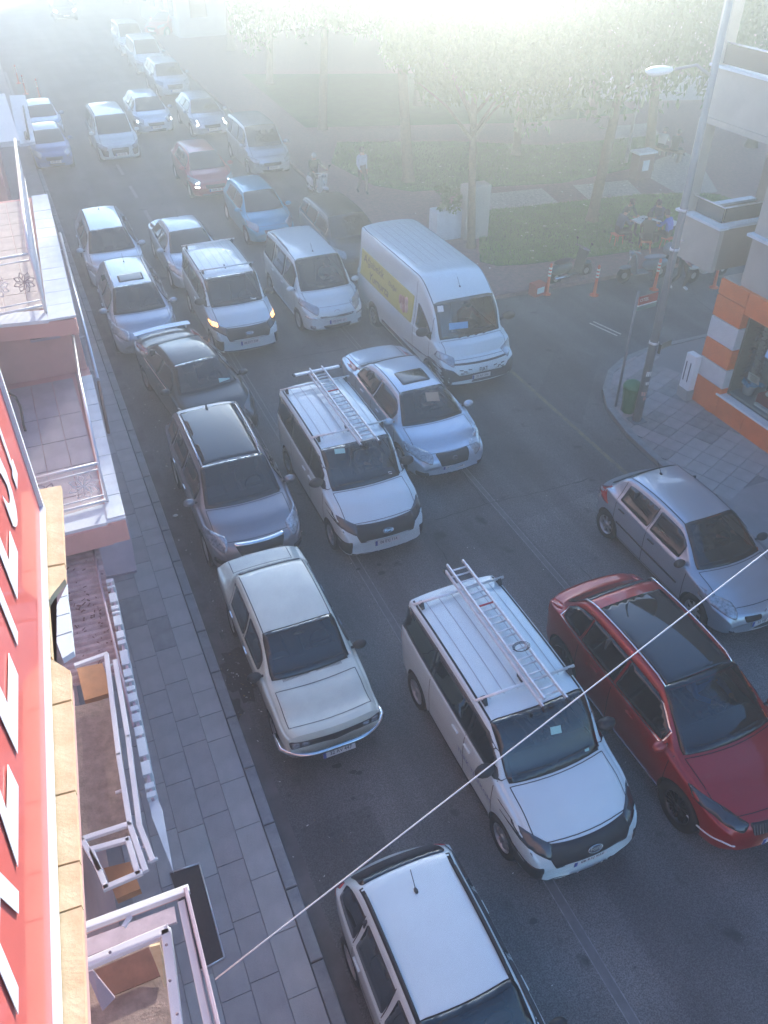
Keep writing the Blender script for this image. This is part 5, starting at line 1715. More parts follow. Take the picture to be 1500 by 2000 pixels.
M_stool = mat('orange_stool', (0.6, 0.14, 0.05), .5)
men = ((-1.0, .1, -90, 'seated man in dark blue jacket with pale collar left of the table', 'navy', (0.05, 0.07, 0.16), 'darktr', (0.02, 0.02, 0.025)),
       (-.15, .92, 180, 'seated man in dark green top on the far side of the table', 'bottle', (0.04, 0.1, 0.07), 'darktr', (0.02, 0.02, 0.025)),
       (.85, .35, 110, 'seated man in navy sweater at the far right of the table', 'navy2', (0.04, 0.05, 0.12), 'darktr', (0.02, 0.02, 0.025)),
       (.35, -.85, 20, 'seated man in bright blue shirt with his back to the street', 'royal', (0.05, 0.12, 0.5), 'darktr', (0.02, 0.02, 0.025)),
       (-.5, -.8, -30, 'seated man in dark brown jacket at the near left of the table', 'brown', (0.06, 0.045, 0.04), 'darktr', (0.02, 0.02, 0.025)))
stl = ('orange stool under the man in dark blue jacket', 'orange stool under the man in dark green', 'orange stool under the man in navy sweater at right', 'orange stool under the man in bright blue shirt', 'orange stool under the man in brown jacket')
for (dx, dy, rz, lab, cn, cc, tn, tc_), sl_ in zip(men, stl):
    a = R(rz)
    # face the table
    a = math.atan2(dx, -dy)
    person((tx + dx, ty + dy, KZ), a, lab, sit, cloth(cn, cc), cloth(tn, tc_), group='men playing cards on the grass')
    st = empty('stool', (tx + dx, ty + dy, KZ), a, sl_, 'stool', 'orange stools around the card table')
    m = MB(); m.box((0, 0, .36), (.36, .34, .03), bev=.008); m.build('seat', M_stool, st)
    for sx in (-1, 1):
        for sy in (-1, 1):
            m = MB(); m.tube([(sx * .17, sy * .16, 0), (sx * .14, sy * .13, .35)], .016, 5); m.build('leg', M_stool, st)
bx_, by_, _ = G(1298, 318)
bn = empty('park_bench', (bx_, by_, KZ), R(-60), 'low park bench under two sitting men by the round paving', 'bench')
m = MB(); m.box((0, 0, .42), (1.5, .45, .06), bev=.01); m.build('seat', mat('bench_wood', (0.25, 0.14, 0.08), .7), bn)
for s_ in (-1, 1):
    m = MB(); m.box((s_ * .6, 0, .2), (.1, .4, .4)); m.build('leg', M_conc, bn)
leg_out = dict(sit, kr=(.16, .46, .45), ar=(.2, .8, .12), tr=(.22, .93, .06))
ax = Vector((math.cos(R(-60)), math.sin(R(-60)), 0))
q = Vector((bx_, by_, 0)) - ax * .3; person((q.x, q.y, KZ), R(-60), 'man in white shirt and dark waistcoat sitting on the park bench', sit, cloth('pale', (0.5, 0.5, 0.5)), cloth('darktr', ()))
q = Vector((bx_, by_, 0)) + ax * .3; person((q.x, q.y, KZ), R(-60), 'man in dark clothes on the bench stretching one leg out', leg_out, cloth('charcoal', (0.05, 0.05, 0.055)), cloth('darktr', ()))
walk = dict(kl=(-.1, .2, .5), al=(-.1, .14, .12), tl=(-.1, .3, .06), kr=(.1, .02, .5), ar=(.1, -.25, .14), tr=(.1, -.12, .04), el=(-.23, -.1, 1.14), wl=(-.22, -.05, .9), hl=(-.22, -.02, .8), er=(.23, .08, 1.14), wr=(.2, .25, .98), hr=(.19, .32, .94))
p = G(1322, 566); person((p[0], p[1], .0), R(200), 'standing man in pale pink shirt and dark trousers behind the lamp post', walk, cloth('palepink', (0.5, 0.36, 0.38)), cloth('greendark', (0.03, 0.04, 0.035)), shoes=M_paper)
p = G(708, 385); person((p[0], p[1], KZ), R(185), 'walking man in pale blue shirt on the park pavement near the second lawn', walk, cloth('paleblue', (0.4, 0.47, 0.55)), cloth('khaki', (0.16, 0.13, 0.12)))

# ------------------------------------------------------------------ scooters
def scooter(loc, rz, label, body, seat, box=None, rider=False):
    o = empty('scooter', loc, rz, label, 'scooter', 'scooters')
    t = MB(); t.lathe([(.1, -.05), (.22, -.055), (.25, 0), (.22, .055), (.1, .05)], axis='Y', n=20, cap=False); t.lathe([(.12, -.03), (.12, .03)], axis='Y', n=14, m=1)
    for x in (-.62, .62): t.build('wheel', [M_rubber, M_rim], o, (x, 0, .25))
    m = MB()
    m.ball((-.42, 0, .52), (.45, .16, .2), 0, 14, 8)
    m.box((.1, 0, .3), (.5, .3, .07), bev=.02)
    m.slab([(.3, -.19, .3), (.46, -.2, .95), (.46, .2, .95), (.3, .19, .3)], .05)
    m.ball((.6, 0, .5), (.22, .1, .07), 0, 10, 6)
    m.build('bodywork', body, o)
    m = MB(); m.ball((-.36, 0, .74), (.38, .14, .07), 0, 14, 6); m.build('seat', seat, o)
    m = MB(); m.tube([(.62, 0, .3), (.5, 0, .7), (.42, 0, 1.0)], .025, 6); m.tube([(.36, -.33, 1.03), (.42, -.1, 1.02), (.42, .1, 1.02), (.36, .33, 1.03)], .016, 6); m.build('handlebar', M_chrome, o)
    m = MB(); m.ball((.5, 0, .93), (.07, .1, .08), 0, 10, 6); m.build('headlight', M_lamp, o)
    for s_ in (-1, 1):
        m = MB(); m.tube([(.38, s_ * .25, 1.03), (.4, s_ * .32, 1.2)], .007, 4); m.ball((.4, s_ * .33, 1.23), (.02, .06, .04), 0, 8, 5); m.build('mirror', M_black, o)
    m = MB(); m.tube([(-.75, -.13, .3), (-.2, -.14, .26)], .045, 8); m.build('exhaust', M_chrome, o)
    if box:
        m = MB(); m.ball((-.85, 0, .95), (.22, .22, .2), 0, 12, 8); m.build('top_case', box, o)
    return o
P_sc1 = paint('scooter_dark', (0.05, 0.08, 0.07)); P_sc2 = paint('scooter_grey', (0.2, 0.24, 0.28), .3)
p = G(1112, 550); scooter((p[0], p[1], 0), R(8), 'dark green scooter parked between the two left bollards', P_sc1, M_black)
p = G(1250, 548); scooter((p[0], p[1], 0), R(172), 'blue grey scooter with round top case parked beside the men', P_sc2, mat('pale_seat', (0.3, 0.32, 0.36), .6), P_sc2)
p = G(1378, 545); scooter((p[0], p[1], 0), R(184), 'motorbike with white panels beside the far right bollard', paint('scooter_white', (0.6, 0.6, 0.55)), M_black)
p = G(1352, 532); scooter((p[0] + .2, p[1] + .6, 0), R(178), 'second motorbike half hidden behind the white panelled one', P_sc1, M_black)
p = G(622, 385)
ms = scooter((p[0], p[1], 0), R(-80), 'white scooter with its rider coming down past the blue car', paint('scooter_cream', (0.66, 0.66, 0.66)), M_black)
ride = dict(sit, pelvis=(0, 0, .8), waist=(0, .02, .95), chest=(0, .06, 1.18), neck=(0, .09, 1.33), headb=(0, .1, 1.39), head=(0, .12, 1.47), top=(0, .12, 1.57), sl=(-.18, .07, 1.27), el=(-.28, .25, 1.08), wl=(-.3, .5, 1.04), hl=(-.3, .58, 1.04), sr=(.18, .07, 1.27), er=(.28, .25, 1.08), wr=(.3, .5, 1.04), hr=(.3, .58, 1.04), pl=(-.1, .05, .78), kl=(-.2, .42, .72), al=(-.2, .38, .36), tl=(-.2, .52, .33), pr=(.1, .05, .78), kr=(.2, .42, .72), ar=(.2, .38, .36), tr=(.2, .52, .33))
person((p[0] - .3 * math.cos(R(-80)), p[1] - .3 * math.sin(R(-80)), .02), R(-170), 'scooter rider in olive jacket riding the white scooter', ride, cloth('olive', (0.1, 0.1, 0.06)), cloth('darktr', ()), cap=paint('helmet', (0.4, 0.4, 0.42)))

# ------------------------------------------------------------------ wire across the street
a = Vector(G(420, 1913, 5)); b = Vector(G(1500, 1075, 6.5)); e = a + (b - a) * 2.6
pts = []
for i in range(30):
    t = i / 29; q = a.lerp(e, t); pts.append((q.x, q.y, q.z))
m = MB(); m.tube(pts, .0055, 6)
tag(m.build('overhead_wire', mat('white_wire', (0.65, 0.65, 0.66), .5)), 'thin white wire stretched from the left house across the street', 'wire')
# ------------------------------------------------------------------ the cars in the street
P_white = paint('white', (0.62, 0.72, 0.73))
P_cream = paint('old_white', (0.62, 0.66, 0.56), dust=.12)
P_silver = paint('silver', (0.42, 0.46, 0.52), .6)
P_grey = paint('bronze_grey', (0.26, 0.25, 0.27), .55)
P_black = paint('black', (0.01, 0.012, 0.015), .1)
P_red = paint('deep_red', (0.32, 0.004, 0.006), .35)
P_red2 = paint('red', (0.4, 0.05, 0.06), .3)
P_lblue = paint('pale_blue_silver', (0.5, 0.58, 0.66), .5)
P_blue = paint('blue', (0.06, 0.12, 0.34), .3)
P_teal = paint('turquoise', (0.02, 0.33, 0.5), .3)
P_dark = paint('dark_grey', (0.045, 0.045, 0.05), .4)

COURIER = dict(seat_up=.2, L=4.34, W=1.77, H=1.80, zn=.98, zc=1.18, belt=1.16, rise=.04, xc=1.0, xw=1.62, xr=4.14, xb=4.3, zd=1.08, rw=.74, box=.5, drop=.06, zb=.22, bow=.8, wheels=(.83, 3.52), wr=.315,
    win=[(1.3, 1.9), (1.97, 3.0), (3.07, 4.12)], doors=(1.15, 1.95, 3.05), darkband=(1.12, 4.26), handles=(1.85, 2.2), hdrop=.17, wt=.08, gutter_w=.03, rim='ten', wsb=.6,
    lamp=[(.6, .9), (1.0, 1.0), (1.02, .88), (.66, .74)], lamp_mat=M_lampdark, mirror_mat=M_black, mirror_up=.12, mirror_s=1.25, rake=.2,
    front=[('grille', M_black, [(-.74, .9), (.74, .9), (.6, .6), (-.6, .6)]), ('lower_bumper', M_black, [(-.8, .34), (.8, .34), (.7, .2), (-.7, .2)])],
    front_sym=[('air_intake', M_black, [(.76, .62), (.97, .6), (.95, .34), (.8, .34)])], plate_z=.5, tail=[(.8, .8), (.9, .8), (.88, 1.2), (.8, 1.2)],
    rear_glass=True, side=[('side_moulding', M_black, [(1.2, .28), (3.1, .28), (3.1, .36), (1.2, .36)], 'LR')])

def emblem_ford(c, root):
    p, n = c.hit((0, .76), 'F', .02)
    mb = MB()
    mb.lathe([(.0, -.004), (.1, -.004), (.104, .004), (.0, .004)], axis='X', n=24, m=0)
    o = mb.build('badge', [mat('badge_dark', (0.02, 0.03, 0.06), .3)], root, p); o.scale = (1, 1, .45); o.rotation_euler = (0, math.asin(n.z), 0)
    rg = MB(); rg.tube([(-.006, .104 * math.cos(t / 20 * 6.2832), .104 * math.sin(t / 20 * 6.2832)) for t in range(21)], .007, 5); rg.build('ring', M_chrome, o)
    link('lettering', text_mesh('lettering', 'Ford', .085, M_chrome, .002, shear=.3), o, (-.006, 0, 0), (math.pi / 2, 0, -math.pi / 2)).scale = (1, 2.0, 1)

def text_on_side(c, root, s, x, z, size, mt, side='R', name='lettering', xs=1.0, off=.008):
    """writing on the flank that faces the camera's left; bent onto the body"""
    me = text_mesh(name, s, size, mt, 0, align='CENTER', xs=xs)
    bm = bmesh.new(); bm.from_mesh(me)
    bmesh.ops.triangulate(bm, faces=bm.faces)
    bmesh.ops.subdivide_edges(bm, edges=[e for e in bm.edges if e.calc_length() > .12], cuts=2)
    sg = -1 if side == 'L' else 1
    for v in bm.verts:
        # the reader stands outside; text runs from tail to nose or nose to tail
        px = x + (v.co.x if side == 'L' else -v.co.x)
        p, n = c.hit((px, z + v.co.y), side, off)
        v.co = p
    bm.to_mesh(me); bm.free()
    return link(name, me, root)
G_LANE1 = 'parked cars along the left kerb'; G_LANE2 = 'cars queueing in the middle lane'; G_LANE3 = 'cars queueing in the right lane'
HATCH = dict(L=4.0, W=1.7, H=1.48, zn=.74, zc=.98, belt=.93, rise=.12, xc=1.0, xw=1.75, xr=3.5, xb=3.92, zd=.98, rw=.56, wheels=(.8, 3.37), wr=.3,
    win=[(1.45, 2.25), (2.33, 3.15)], doors=(1.15, 2.28, 3.2), handles=(2.1, 3.0), lamp=[(.55, .74), (.97, .86), (.98, .7), (.66, .58)], tail=[(.72, .75), (.9, .75), (.86, 1.1), (.76, 1.1)],
    front=[('grille', M_black, [(-.42, .64), (.42, .64), (.38, .52), (-.42, .52)]), ('lower_grille', M_black, [(-.5, .36), (.5, .36), (.42, .24), (-.42, .24)])], plate_z=.45)
SEDAN = dict(HATCH, L=4.55, W=1.78, H=1.46, xc=1.1, xw=1.85, xr=3.1, xb=3.75, zd=1.0, wheels=(.88, 3.55), win=[(1.5, 2.35), (2.43, 3.3)], doors=(1.2, 2.4, 3.3), deck=True, wr=.32)
SUV = dict(HATCH, seat_up=.12, L=4.45, W=1.84, H=1.64, zn=.9, zc=1.1, belt=1.06, xc=1.05, xw=1.75, xr=3.9, xb=4.3, zd=1.15, rw=.64, wheels=(.88, 3.53), wr=.36, win=[(1.45, 2.4), (2.48, 3.3), (3.38, 3.9)], doors=(1.2, 2.44, 3.35), zb=.26,
    lamp=[(.6, .9), (.97, .98), (.98, .84), (.7, .74)], front=[('grille', M_black, [(-.45, .82), (.45, .82), (.4, .6), (-.4, .6)]), ('lower_bumper', M_black, [(-.7, .4), (.7, .4), (.6, .26), (-.6, .26)])], plate_z=.52, tail=[(.72, .9), (.9, .9), (.86, 1.2), (.76, 1.2)])
MPV = dict(HATCH, seat_up=.2, L=4.35, W=1.8, H=1.78, zn=.86, zc=1.1, belt=1.02, rise=.1, xc=.85, xw=1.6, xr=4.05, xb=4.27, zd=1.1, rw=.68, wheels=(.86, 3.55), wr=.31, win=[(1.25, 2.1), (2.18, 3.1), (3.18, 4.0)], doors=(1.05, 2.14, 3.15), box=.3)

def car(k, x, y, yaw=0.0, **kw):
    d = dict(k); d.update(kw)
    r, c = build_car(d); place(r, x, y, yaw)
    return r, c

# --- the three white vans
vans = [
    (4.66, 4.05, 0, '06 EYJ 832', 'nearest white compact van with a ladder on its roof and paper behind the windscreen', {}),
    (4.76, 10.85, 0, '06 EYJ 114', 'white compact van with a ladder overhanging its tail, behind the nearest ladder van', {}),
    (4.64, 19.66, 0, '06 EYT 339', 'white compact van with amber indicators lit and empty roof bars', {'blink': True}),
]
van_roots = []
for x, y, yaw, pl, lab, ex in vans:
    d = dict(COURIER, name='compact_van', label=lab, cat='van', group=G_LANE2, paint=P_white, plate=pl, antenna=1.98, fin=True, detail=2, ribs=(1.95, 4.0, 6))
    if ex.get('blink'): d['front_sym'] = d['front_sym'] + [('indicator', M_amber, [(.8, .98), (.98, 1.0), (.98, .92), (.82, .9)])]
    r, c = car(d, x, y, yaw)
    emblem_ford(c, r)
    van_roots.append((r, c))
text_on_side(van_roots[0][1], van_roots[0][0], 'T\u00dcRK TELEKOM', 1.62, .72, .12, M_plateblue, 'R', xs=1.1)
sp_ = van_roots[0]; p_, n_ = sp_[1].hit((.35, .05), 'top', .01)
# papers on dashboards
def dash(c, r, x, y, w, l, mt=M_paper, off=.012, rz=.2):
    p, n = c.hit((x, y), 'top', off)
    m = MB(); m.box((0, 0, 0), (l, w, .004)); o = m.build('dashboard_paper', mt, r, p)
    yv = (Vector((rz, 1, 0)) - n * n.dot(Vector((rz, 1, 0)))).normalized(); xv = yv.cross(n)
    o.rotation_euler = Matrix((xv, yv, n)).transposed().to_euler()
    return o
M_mint = mat('pale_green_paper', (0.35, 0.6, 0.55), .6)
dash(van_roots[0][1], van_roots[0][0], 1.32, -.12, .16, .1, M_mint); dash(van_roots[0][1], van_roots[0][0], 1.08, -.5, .07, .05, M_mint)
dash(van_roots[1][1], van_roots[1][0], 1.52, .36, .2, .1, M_mint); dash(van_roots[1][1], van_roots[1][0], 1.1, -.5, .08, .05, M_paper); dash(van_roots[2][1], van_roots[2][0], 1.08, -.45, .16, .06, M_paper)
def roof_bars(r, c, ys, lab):
    for i, xx in enumerate(ys):
        o = MB()
        w = c.cw(xx) - .02
        z = c.zt(xx) + .07
        o.tube([(xx, -w - .05, z), (xx, w + .05, z)], .022, 8)
        b = tag(o.build('roof_bar', M_alu), (lab[i]), 'roof bar', 'roof bars on the white vans')
        b.matrix_world = Matrix.Translation(r.location) @ Matrix.Rotation(r.rotation_euler.z, 4, 'Z')
        for s_ in (-1, 1):
            f = MB(); f.slab([(xx - .08, s_ * (w - .06), z - .08), (xx + .08, s_ * (w - .06), z - .08), (xx + .03, s_ * (w - .06), z + .01), (xx - .03, s_ * (w - .06), z + .01)], .05); f.build('foot', M_black, b)
roof_bars(*van_roots[0], (1.95, 3.9), ('front roof bar of the nearest ladder van', 'rear roof bar of the nearest ladder van'))
roof_bars(*van_roots[1], (1.95, 3.9), ('front roof bar of the second ladder van', 'rear roof bar of the second ladder van'))
roof_bars(*van_roots[2], (1.95, 3.9), ('front roof bar of the van with lit indicators', 'rear roof bar of the van with lit indicators'))
def ladder(x0, x1, y0, y1, z, label, red=None, n=10, bar=None):
    o = empty('ladder', ((x0 + x1) / 2, y0, z), 0, label, 'ladder', 'aluminium ladders on van roofs')
    w = abs(x1 - x0) / 2; L_ = y1 - y0
    for dz, off, ww in ((0, 0, w), (.07, .06, w - .045)):
        for s_ in (-1, 1):
            m = MB(); m.box((s_ * ww, L_ / 2 + off, dz), (.028, L_ - off, .055), bev=.004); m.build('rail', M_alu, o)
        for i in range(n):
            m = MB(); yy = .18 + (L_ - .36) * i / (n - 1) + off
            m.tube([(-ww, yy, dz), (ww, yy, dz)], .015, 6); m.build('rung', mat('red_rung', (0.5, 0.02, 0.03), .4) if (red == i and dz > 0) else M_alu, o)
    for s_ in (-1, 1):
        for yy in (0, L_):
            m = MB(); m.box((s_ * w, yy, -.01), (.045, .06, .08), bev=.008); m.build('foot', M_black, o)
    if bar:
        m = MB(); m.box((0, bar, .05), (1.0, .07, .035)); m.build('stabiliser', M_alu, o)
        for s_ in (-1, 1):
            m = MB(); m.box((s_ * .52, bar, .05), (.05, .09, .05), bev=.008); m.build('end_cap', M_black, o)
    return o
l1 = ladder(4.60, 4.96, 5.45, 8.32, 1.97, 'aluminium ladder with black cable loop on the nearest white van', 6, 10)
m = MB()
for k in range(3):
    m.tube([(.02 + (.1 + .015 * k) * math.cos(t / 10 * 6.28), .95 + (.07 + .01 * k) * math.sin(t / 10 * 6.28), .115 + .008 * k) for t in range(11)], .005, 4)
tag(m.build('cable_loop', M_black, None, l1.location), 'coiled black cable looped over the nearest ladder', 'cable')
l2 = ladder(4.70, 5.06, 11.98, 15.0, 1.97, 'aluminium ladder with cross stabiliser at its overhanging end', 6, 10, bar=2.95)

# --- old cream saloon
k = dict(name='old_saloon', label='old cream saloon parked at the left kerb with chrome bumper', cat='car', group=G_LANE1, paint=P_cream, L=4.1, W=1.58, H=1.42, zn=.80, zc=.94, belt=.88, rise=.0, xc=1.08, xw=1.66, xr=3.05, xb=3.62, zd=.95,
    rw=.59, box=.85, bow=.55, drop=.05, zb=.24, wheels=(.72, 3.16), wr=.29, rim='steel', win=[(1.4, 2.12), (2.2, 2.95)], doors=(1.15, 2.16, 3.0), handles=(2.0, 2.85), deck=True, handle_mat=M_chrome, mirror_mat=M_black, mirror_dx=.16,
    front=[('grille', M_black, [(-.88, .715), (.88, .715), (.86, .575), (-.86, .575)])], front_sym=[('headlight', M_lamp, [(.7, .7), (.84, .7), (.84, .59), (.7, .59)]), ('headlight', M_lamp, [(.52, .7), (.66, .7), (.66, .59), (.52, .59)])],
    tail=[(.6, .55), (.9, .55), (.9, .7), (.6, .7)], plate=None, seam=.24, rake=-.09, gutter_w=.014, drop_=0, wsb=.55, cwb=.6)
r, c = car(k, 2.30, 7.05, 0)
m = MB(); pts = []
for i in range(21):
    y = -.82 + 1.64 * i / 20
    pts.append((-.05 + .24 * (abs(y) / .8) ** 4, y * .97, .47))
m.tube([(.5, -.81, .47)] + pts + [(.5, .81, .47)], .04, 8); m.build('front_bumper', M_chrome, r)
m = MB(); m.tube([(p[0] + 0 * 1, p[1], .47) for p in [(4.15, -.7, 0), (4.19, 0, 0), (4.15, .7, 0)]], .045, 8); m.build('rear_bumper', M_chrome, r)
add_plate(r, -.05, .0, .36, '32 AV 447', .25)
for s_ in (-1, 1):
    for kk in range(2):
        pass
gl_ = c.strip([[(c.bow(.93) + .93 + .004 * i, (-.46 + .0) + j * .02) for i in (0, 12)] for j in range(21)] + [[(c.bow(.93) + .93 + .004 * i, .06 + j * .02) for i in (0, 12)] for j in range(21)], 'top', .008, .004)
o = gl_.build('air_vent', M_gap, r); o['kind'] = 'stuff'
# --- grey crossover
k = dict(SUV, name='crossover', label='bronze grey crossover with black panoramic roof parked behind the old cream saloon', cat='car', group=G_LANE1, paint=P_grey, L=4.48, H=1.65, rails=M_chrome, pano=(1.8, 3.78), pano_split=3.1, antenna=3.6, fin=True, handle_mat=M_chrome,
    front=[('grille', M_black, [(-.5, .86), (.5, .86), (.36, .58), (-.36, .58)]), ('lower_bumper', M_black, [(-.8, .4), (.8, .4), (.6, .26), (-.6, .26)])], front2=[('grille_bar', M_chrome, [(-.5, .87), (.5, .87), (.5, .84), (-.5, .84)])], front_sym=[('air_intake', M_black, [(.66, .6), (.9, .62), (.9, .5), (.68, .48)])], plate='32 AT 905')
car(k, 2.47, 11.3, 0)
# --- black saloon
k = dict(SEDAN, name='saloon', label='black saloon with pale blue reflecting spoiler angled out from the left kerb', cat='car', group=G_LANE1, paint=P_black, L=4.65, H=1.42, xc=1.15, xw=1.9, xr=3.1, xb=3.95, lamp_mat_=0, spoiler=(1.05, P_lblue), chrome_line=True, plate='32 BY 118', lamp_mat=M_lampdark)
r, c = car(k, 3.05, 15.75, 7.0); dash(c, r, 1.28, -.42, .26, .12, M_mint)
k = dict(HATCH, name='hatchback', label='silver hatchback with sunroof parked behind the black saloon', cat='car', group=G_LANE1, paint=P_silver, L=4.25, W=1.75, H=1.5, sunroof=(1.95, 2.4), rails=M_chrome, antenna=3.35, xr=3.75, xb=4.17, wheels=(.85, 3.46), plate='', lamp=[(.5, .74), (.97, .9), (.98, .7), (.6, .6)])
car(k, 2.2, 20.65, -1)
k = dict(HATCH, name='estate_car', label='pale blue silver hatchback with dark roof lines parked behind the sunroof car', cat='car', group=G_LANE1, paint=P_lblue, L=4.35, W=1.76, H=1.5, antenna=3.5, xr=3.85, xb=4.27, wheels=(.88, 3.5), plate='', gutter_w=.03)
car(k, 2.2, 25.3, -1)
# --- white MPV at the bottom edge
k = dict(MPV, name='estate_car', label='white five door car with black roof rails cut off at the bottom edge', cat='car', paint=P_white, L=4.05, W=1.62, H=1.6, belt=.98, xc=1.25, xw=1.98, xr=3.5, xb=3.96, zd=1.02, rw=.58, rails=M_black, rail_span=(2.05, 3.4), antenna=3.2, wheels=(.82, 3.3), win=[(1.5, 2.3), (2.38, 3.12), (3.2, 3.72)], doors=(1.3, 2.34, 3.16), gutter_w=.05, plate='', zn=.8, zc=1.0, mirror_mat=M_black, mirror_dx=.3)
car(k, 2.15, .9, 0)
# --- red crossover
k = dict(SUV, name='crossover', label='deep red crossover with black glass roof and chrome window line at the right', cat='car', group=G_LANE3, paint=P_red, L=4.6, W=1.88, H=1.67, xc=1.12, xw=1.95, xr=3.75, xb=4.3, zd=1.2, rails=M_chrome, rail_span=(1.95, 3.95), pano=(1.96, 3.55), chrome_ring=True, wt=.075, rim='wire', wr=.38, wheels=(.9, 3.79), win=[(1.5, 2.55), (2.6, 3.45), (3.5, 4.0)], doors=(1.25, 2.58, 3.45), plate='32 AES 471', antenna=None, gutter=False,
    lamp=[(.5, .84), (.96, .98), (.97, .86), (.62, .74)], lamp_mat=M_lampdark, front=[('grille', M_black, [(-.5, .84), (.5, .84), (.46, .68), (-.46, .68)])], front_sym=[('daytime_light', M_white, [(.68, .5), (.84, .56), (.96, .47), (.96, .445), (.84, .535), (.68, .475)])], side=[('side_moulding', M_chrome, [(1.3, .3), (3.3, .3), (3.3, .33), (1.3, .33)], 'LR')], plate_z=.46)
r, c = car(k, 7.12, 3.4, 0)
slats = MB()
for i in range(23):
    y = -.46 + .92 * i / 22
    p0, _ = c.hit((y * .94, .82), 'F', .02); p1, _ = c.hit((y * .94, .7), 'F', .02)
    slats.tube([p0, p1], .008, 4)
o = slats.build('grille_slats', M_chrome, r); o['kind'] = 'stuff'
p, n = c.hit((.25, 0), 'top', .012)
m = MB()
for a_ in range(4):
    q0, q1 = [(math.cos(t) * .05, math.sin(t) * .07, 0) for t in (a_ * math.pi / 2, (a_ + 1) * math.pi / 2)]
    m.tube([q0, q1], .008, 5)
o = m.build('badge', M_chrome, r, p); o.rotation_euler = (0, .3, 0)
p, n = c.hit((1.45, -.25), 'top', .014)
# --- silver small hatchback
k = dict(HATCH, name='hatchback', label='silver hatchback with red tail lamp passing the corner shop', cat='car', paint=P_silver, L=3.99, W=1.71, H=1.49, xc=1.0, xw=1.74, xr=3.25, xb=3.8, rim='seven', plate='32 HE 231', mirror_mat=M_black, handle_mat=M_black, side=[('side_moulding', M_black, [(1.3, .52), (3.1, .56), (3.1, .6), (1.3, .56)], 'LR')], antenna=3.1,
    front=[('grille', M_black, [(-.5, .64), (-.12, .64), (-.12, .55), (-.45, .53)]), ('grille', M_black, [(.5, .64), (.12, .64), (.12, .55), (.45, .53)]), ('lower_grille', M_black, [(-.75, .36), (.75, .36), (.65, .24), (-.65, .24)])], tail=[(.78, .75), (.97, .75), (.93, 1.08), (.8, 1.08)])
r, c = car(k, 9.8, 6.5, 0)
p, n = c.hit((0, .66), 'F', .02); m = MB()
for a_, b_ in (((0, 0, .075), (0, .04, 0)), ((0, .04, 0), (0, 0, -.075)), ((0, 0, -.075), (0, -.04, 0)), ((0, -.04, 0), (0, 0, .075))): m.tube([a_, b_], .01, 5)
m.build('badge', M_chrome, r, p)
# --- silver blue saloon
k = dict(SEDAN, name='saloon', label='pale blue silver saloon with open glass sunroof beside the second ladder van', cat='car', group=G_LANE3, paint=P_lblue, L=4.77, W=1.82, H=1.46, xc=1.05, xw=1.75, xr=3.2, xb=3.95, zd=1.02, sunroof=(1.98, 2.5), plate='34 EZ 2003', wheels=(.92, 3.63), win=[(1.45, 2.45), (2.52, 3.5)], doors=(1.2, 2.48, 3.4), chrome_ring=True, antenna=None,
    front=[('grille', M_black, [(-.42, .72), (.42, .72), (.32, .48), (-.32, .48)]), ('lower_grille', M_black, [(-.6, .32), (.6, .32), (.6, .22), (-.6, .22)])], front_sym=[('air_intake', M_black, [(.62, .38), (.88, .4), (.86, .28), (.64, .26)])], plate_z=.4, lamp=[(.48, .72), (.95, .84), (.97, .7), (.55, .56)])
r, c = car(k, 7.06, 12.6, 0)
p, n = c.hit((0, .64), 'F', .02); m = MB()
m.tube([(0, .055 * math.cos(t / 16 * 6.28), .055 * math.sin(t / 16 * 6.28)) for t in range(17)], .007, 5)
m.tube([(0, .03, .04), (0, .012, -.04), (0, 0, 0), (0, -.012, -.04), (0, -.03, .04)], .006, 4); m.build('badge', M_chrome, r, p)
dash(c, r, 1.5, -.15, .3, .22, mat('beige_rag', (0.4, 0.28, 0.2), .8))
# --- white people carrier
k = dict(MPV, name='people_carrier', label='white people carrier with grey roof rails beside the big van', cat='car', group=G_LANE3, paint=P_white, L=4.38, W=1.81, H=1.8, rails=mat('grey_rail', (0.12, 0.12, 0.13), .5), rail_span=(2.2, 3.8), antenna=1.9, plate='42 DHE 57', rim='ten', side=[('side_moulding', M_coping, [(1.2, .32), (3.2, .32), (3.2, .38), (1.2, .38)], 'LR')],
    lamp=[(.5, .84), (.94, 1.0), (.98, .86), (.6, .68)], front=[('grille', M_black, [(-.55, .66), (.55, .66), (.5, .6), (-.5, .6)]), ('lower_grille', M_black, [(-.45, .38), (.45, .38), (.38, .27), (-.38, .27)])], front_sym=[('fog_lamp', M_lamp, [(.68, .4), (.82, .42), (.82, .32), (.68, .3)]), ('chrome_strip', M_chrome, [(.62, .62), (.92, .66), (.92, .62), (.62, .58)])], plate_z=.5)
r, c = car(k, 7.22, 20.0, 0)
p, n = c.hit((0, .78), 'F', .015); m = MB()
for dz in (0, -.05): m.tube([(0, .09, dz - .04), (0, 0, dz + .01), (0, -.09, dz - .04)], .011, 5)
m.build('badge', M_chrome, r, p)
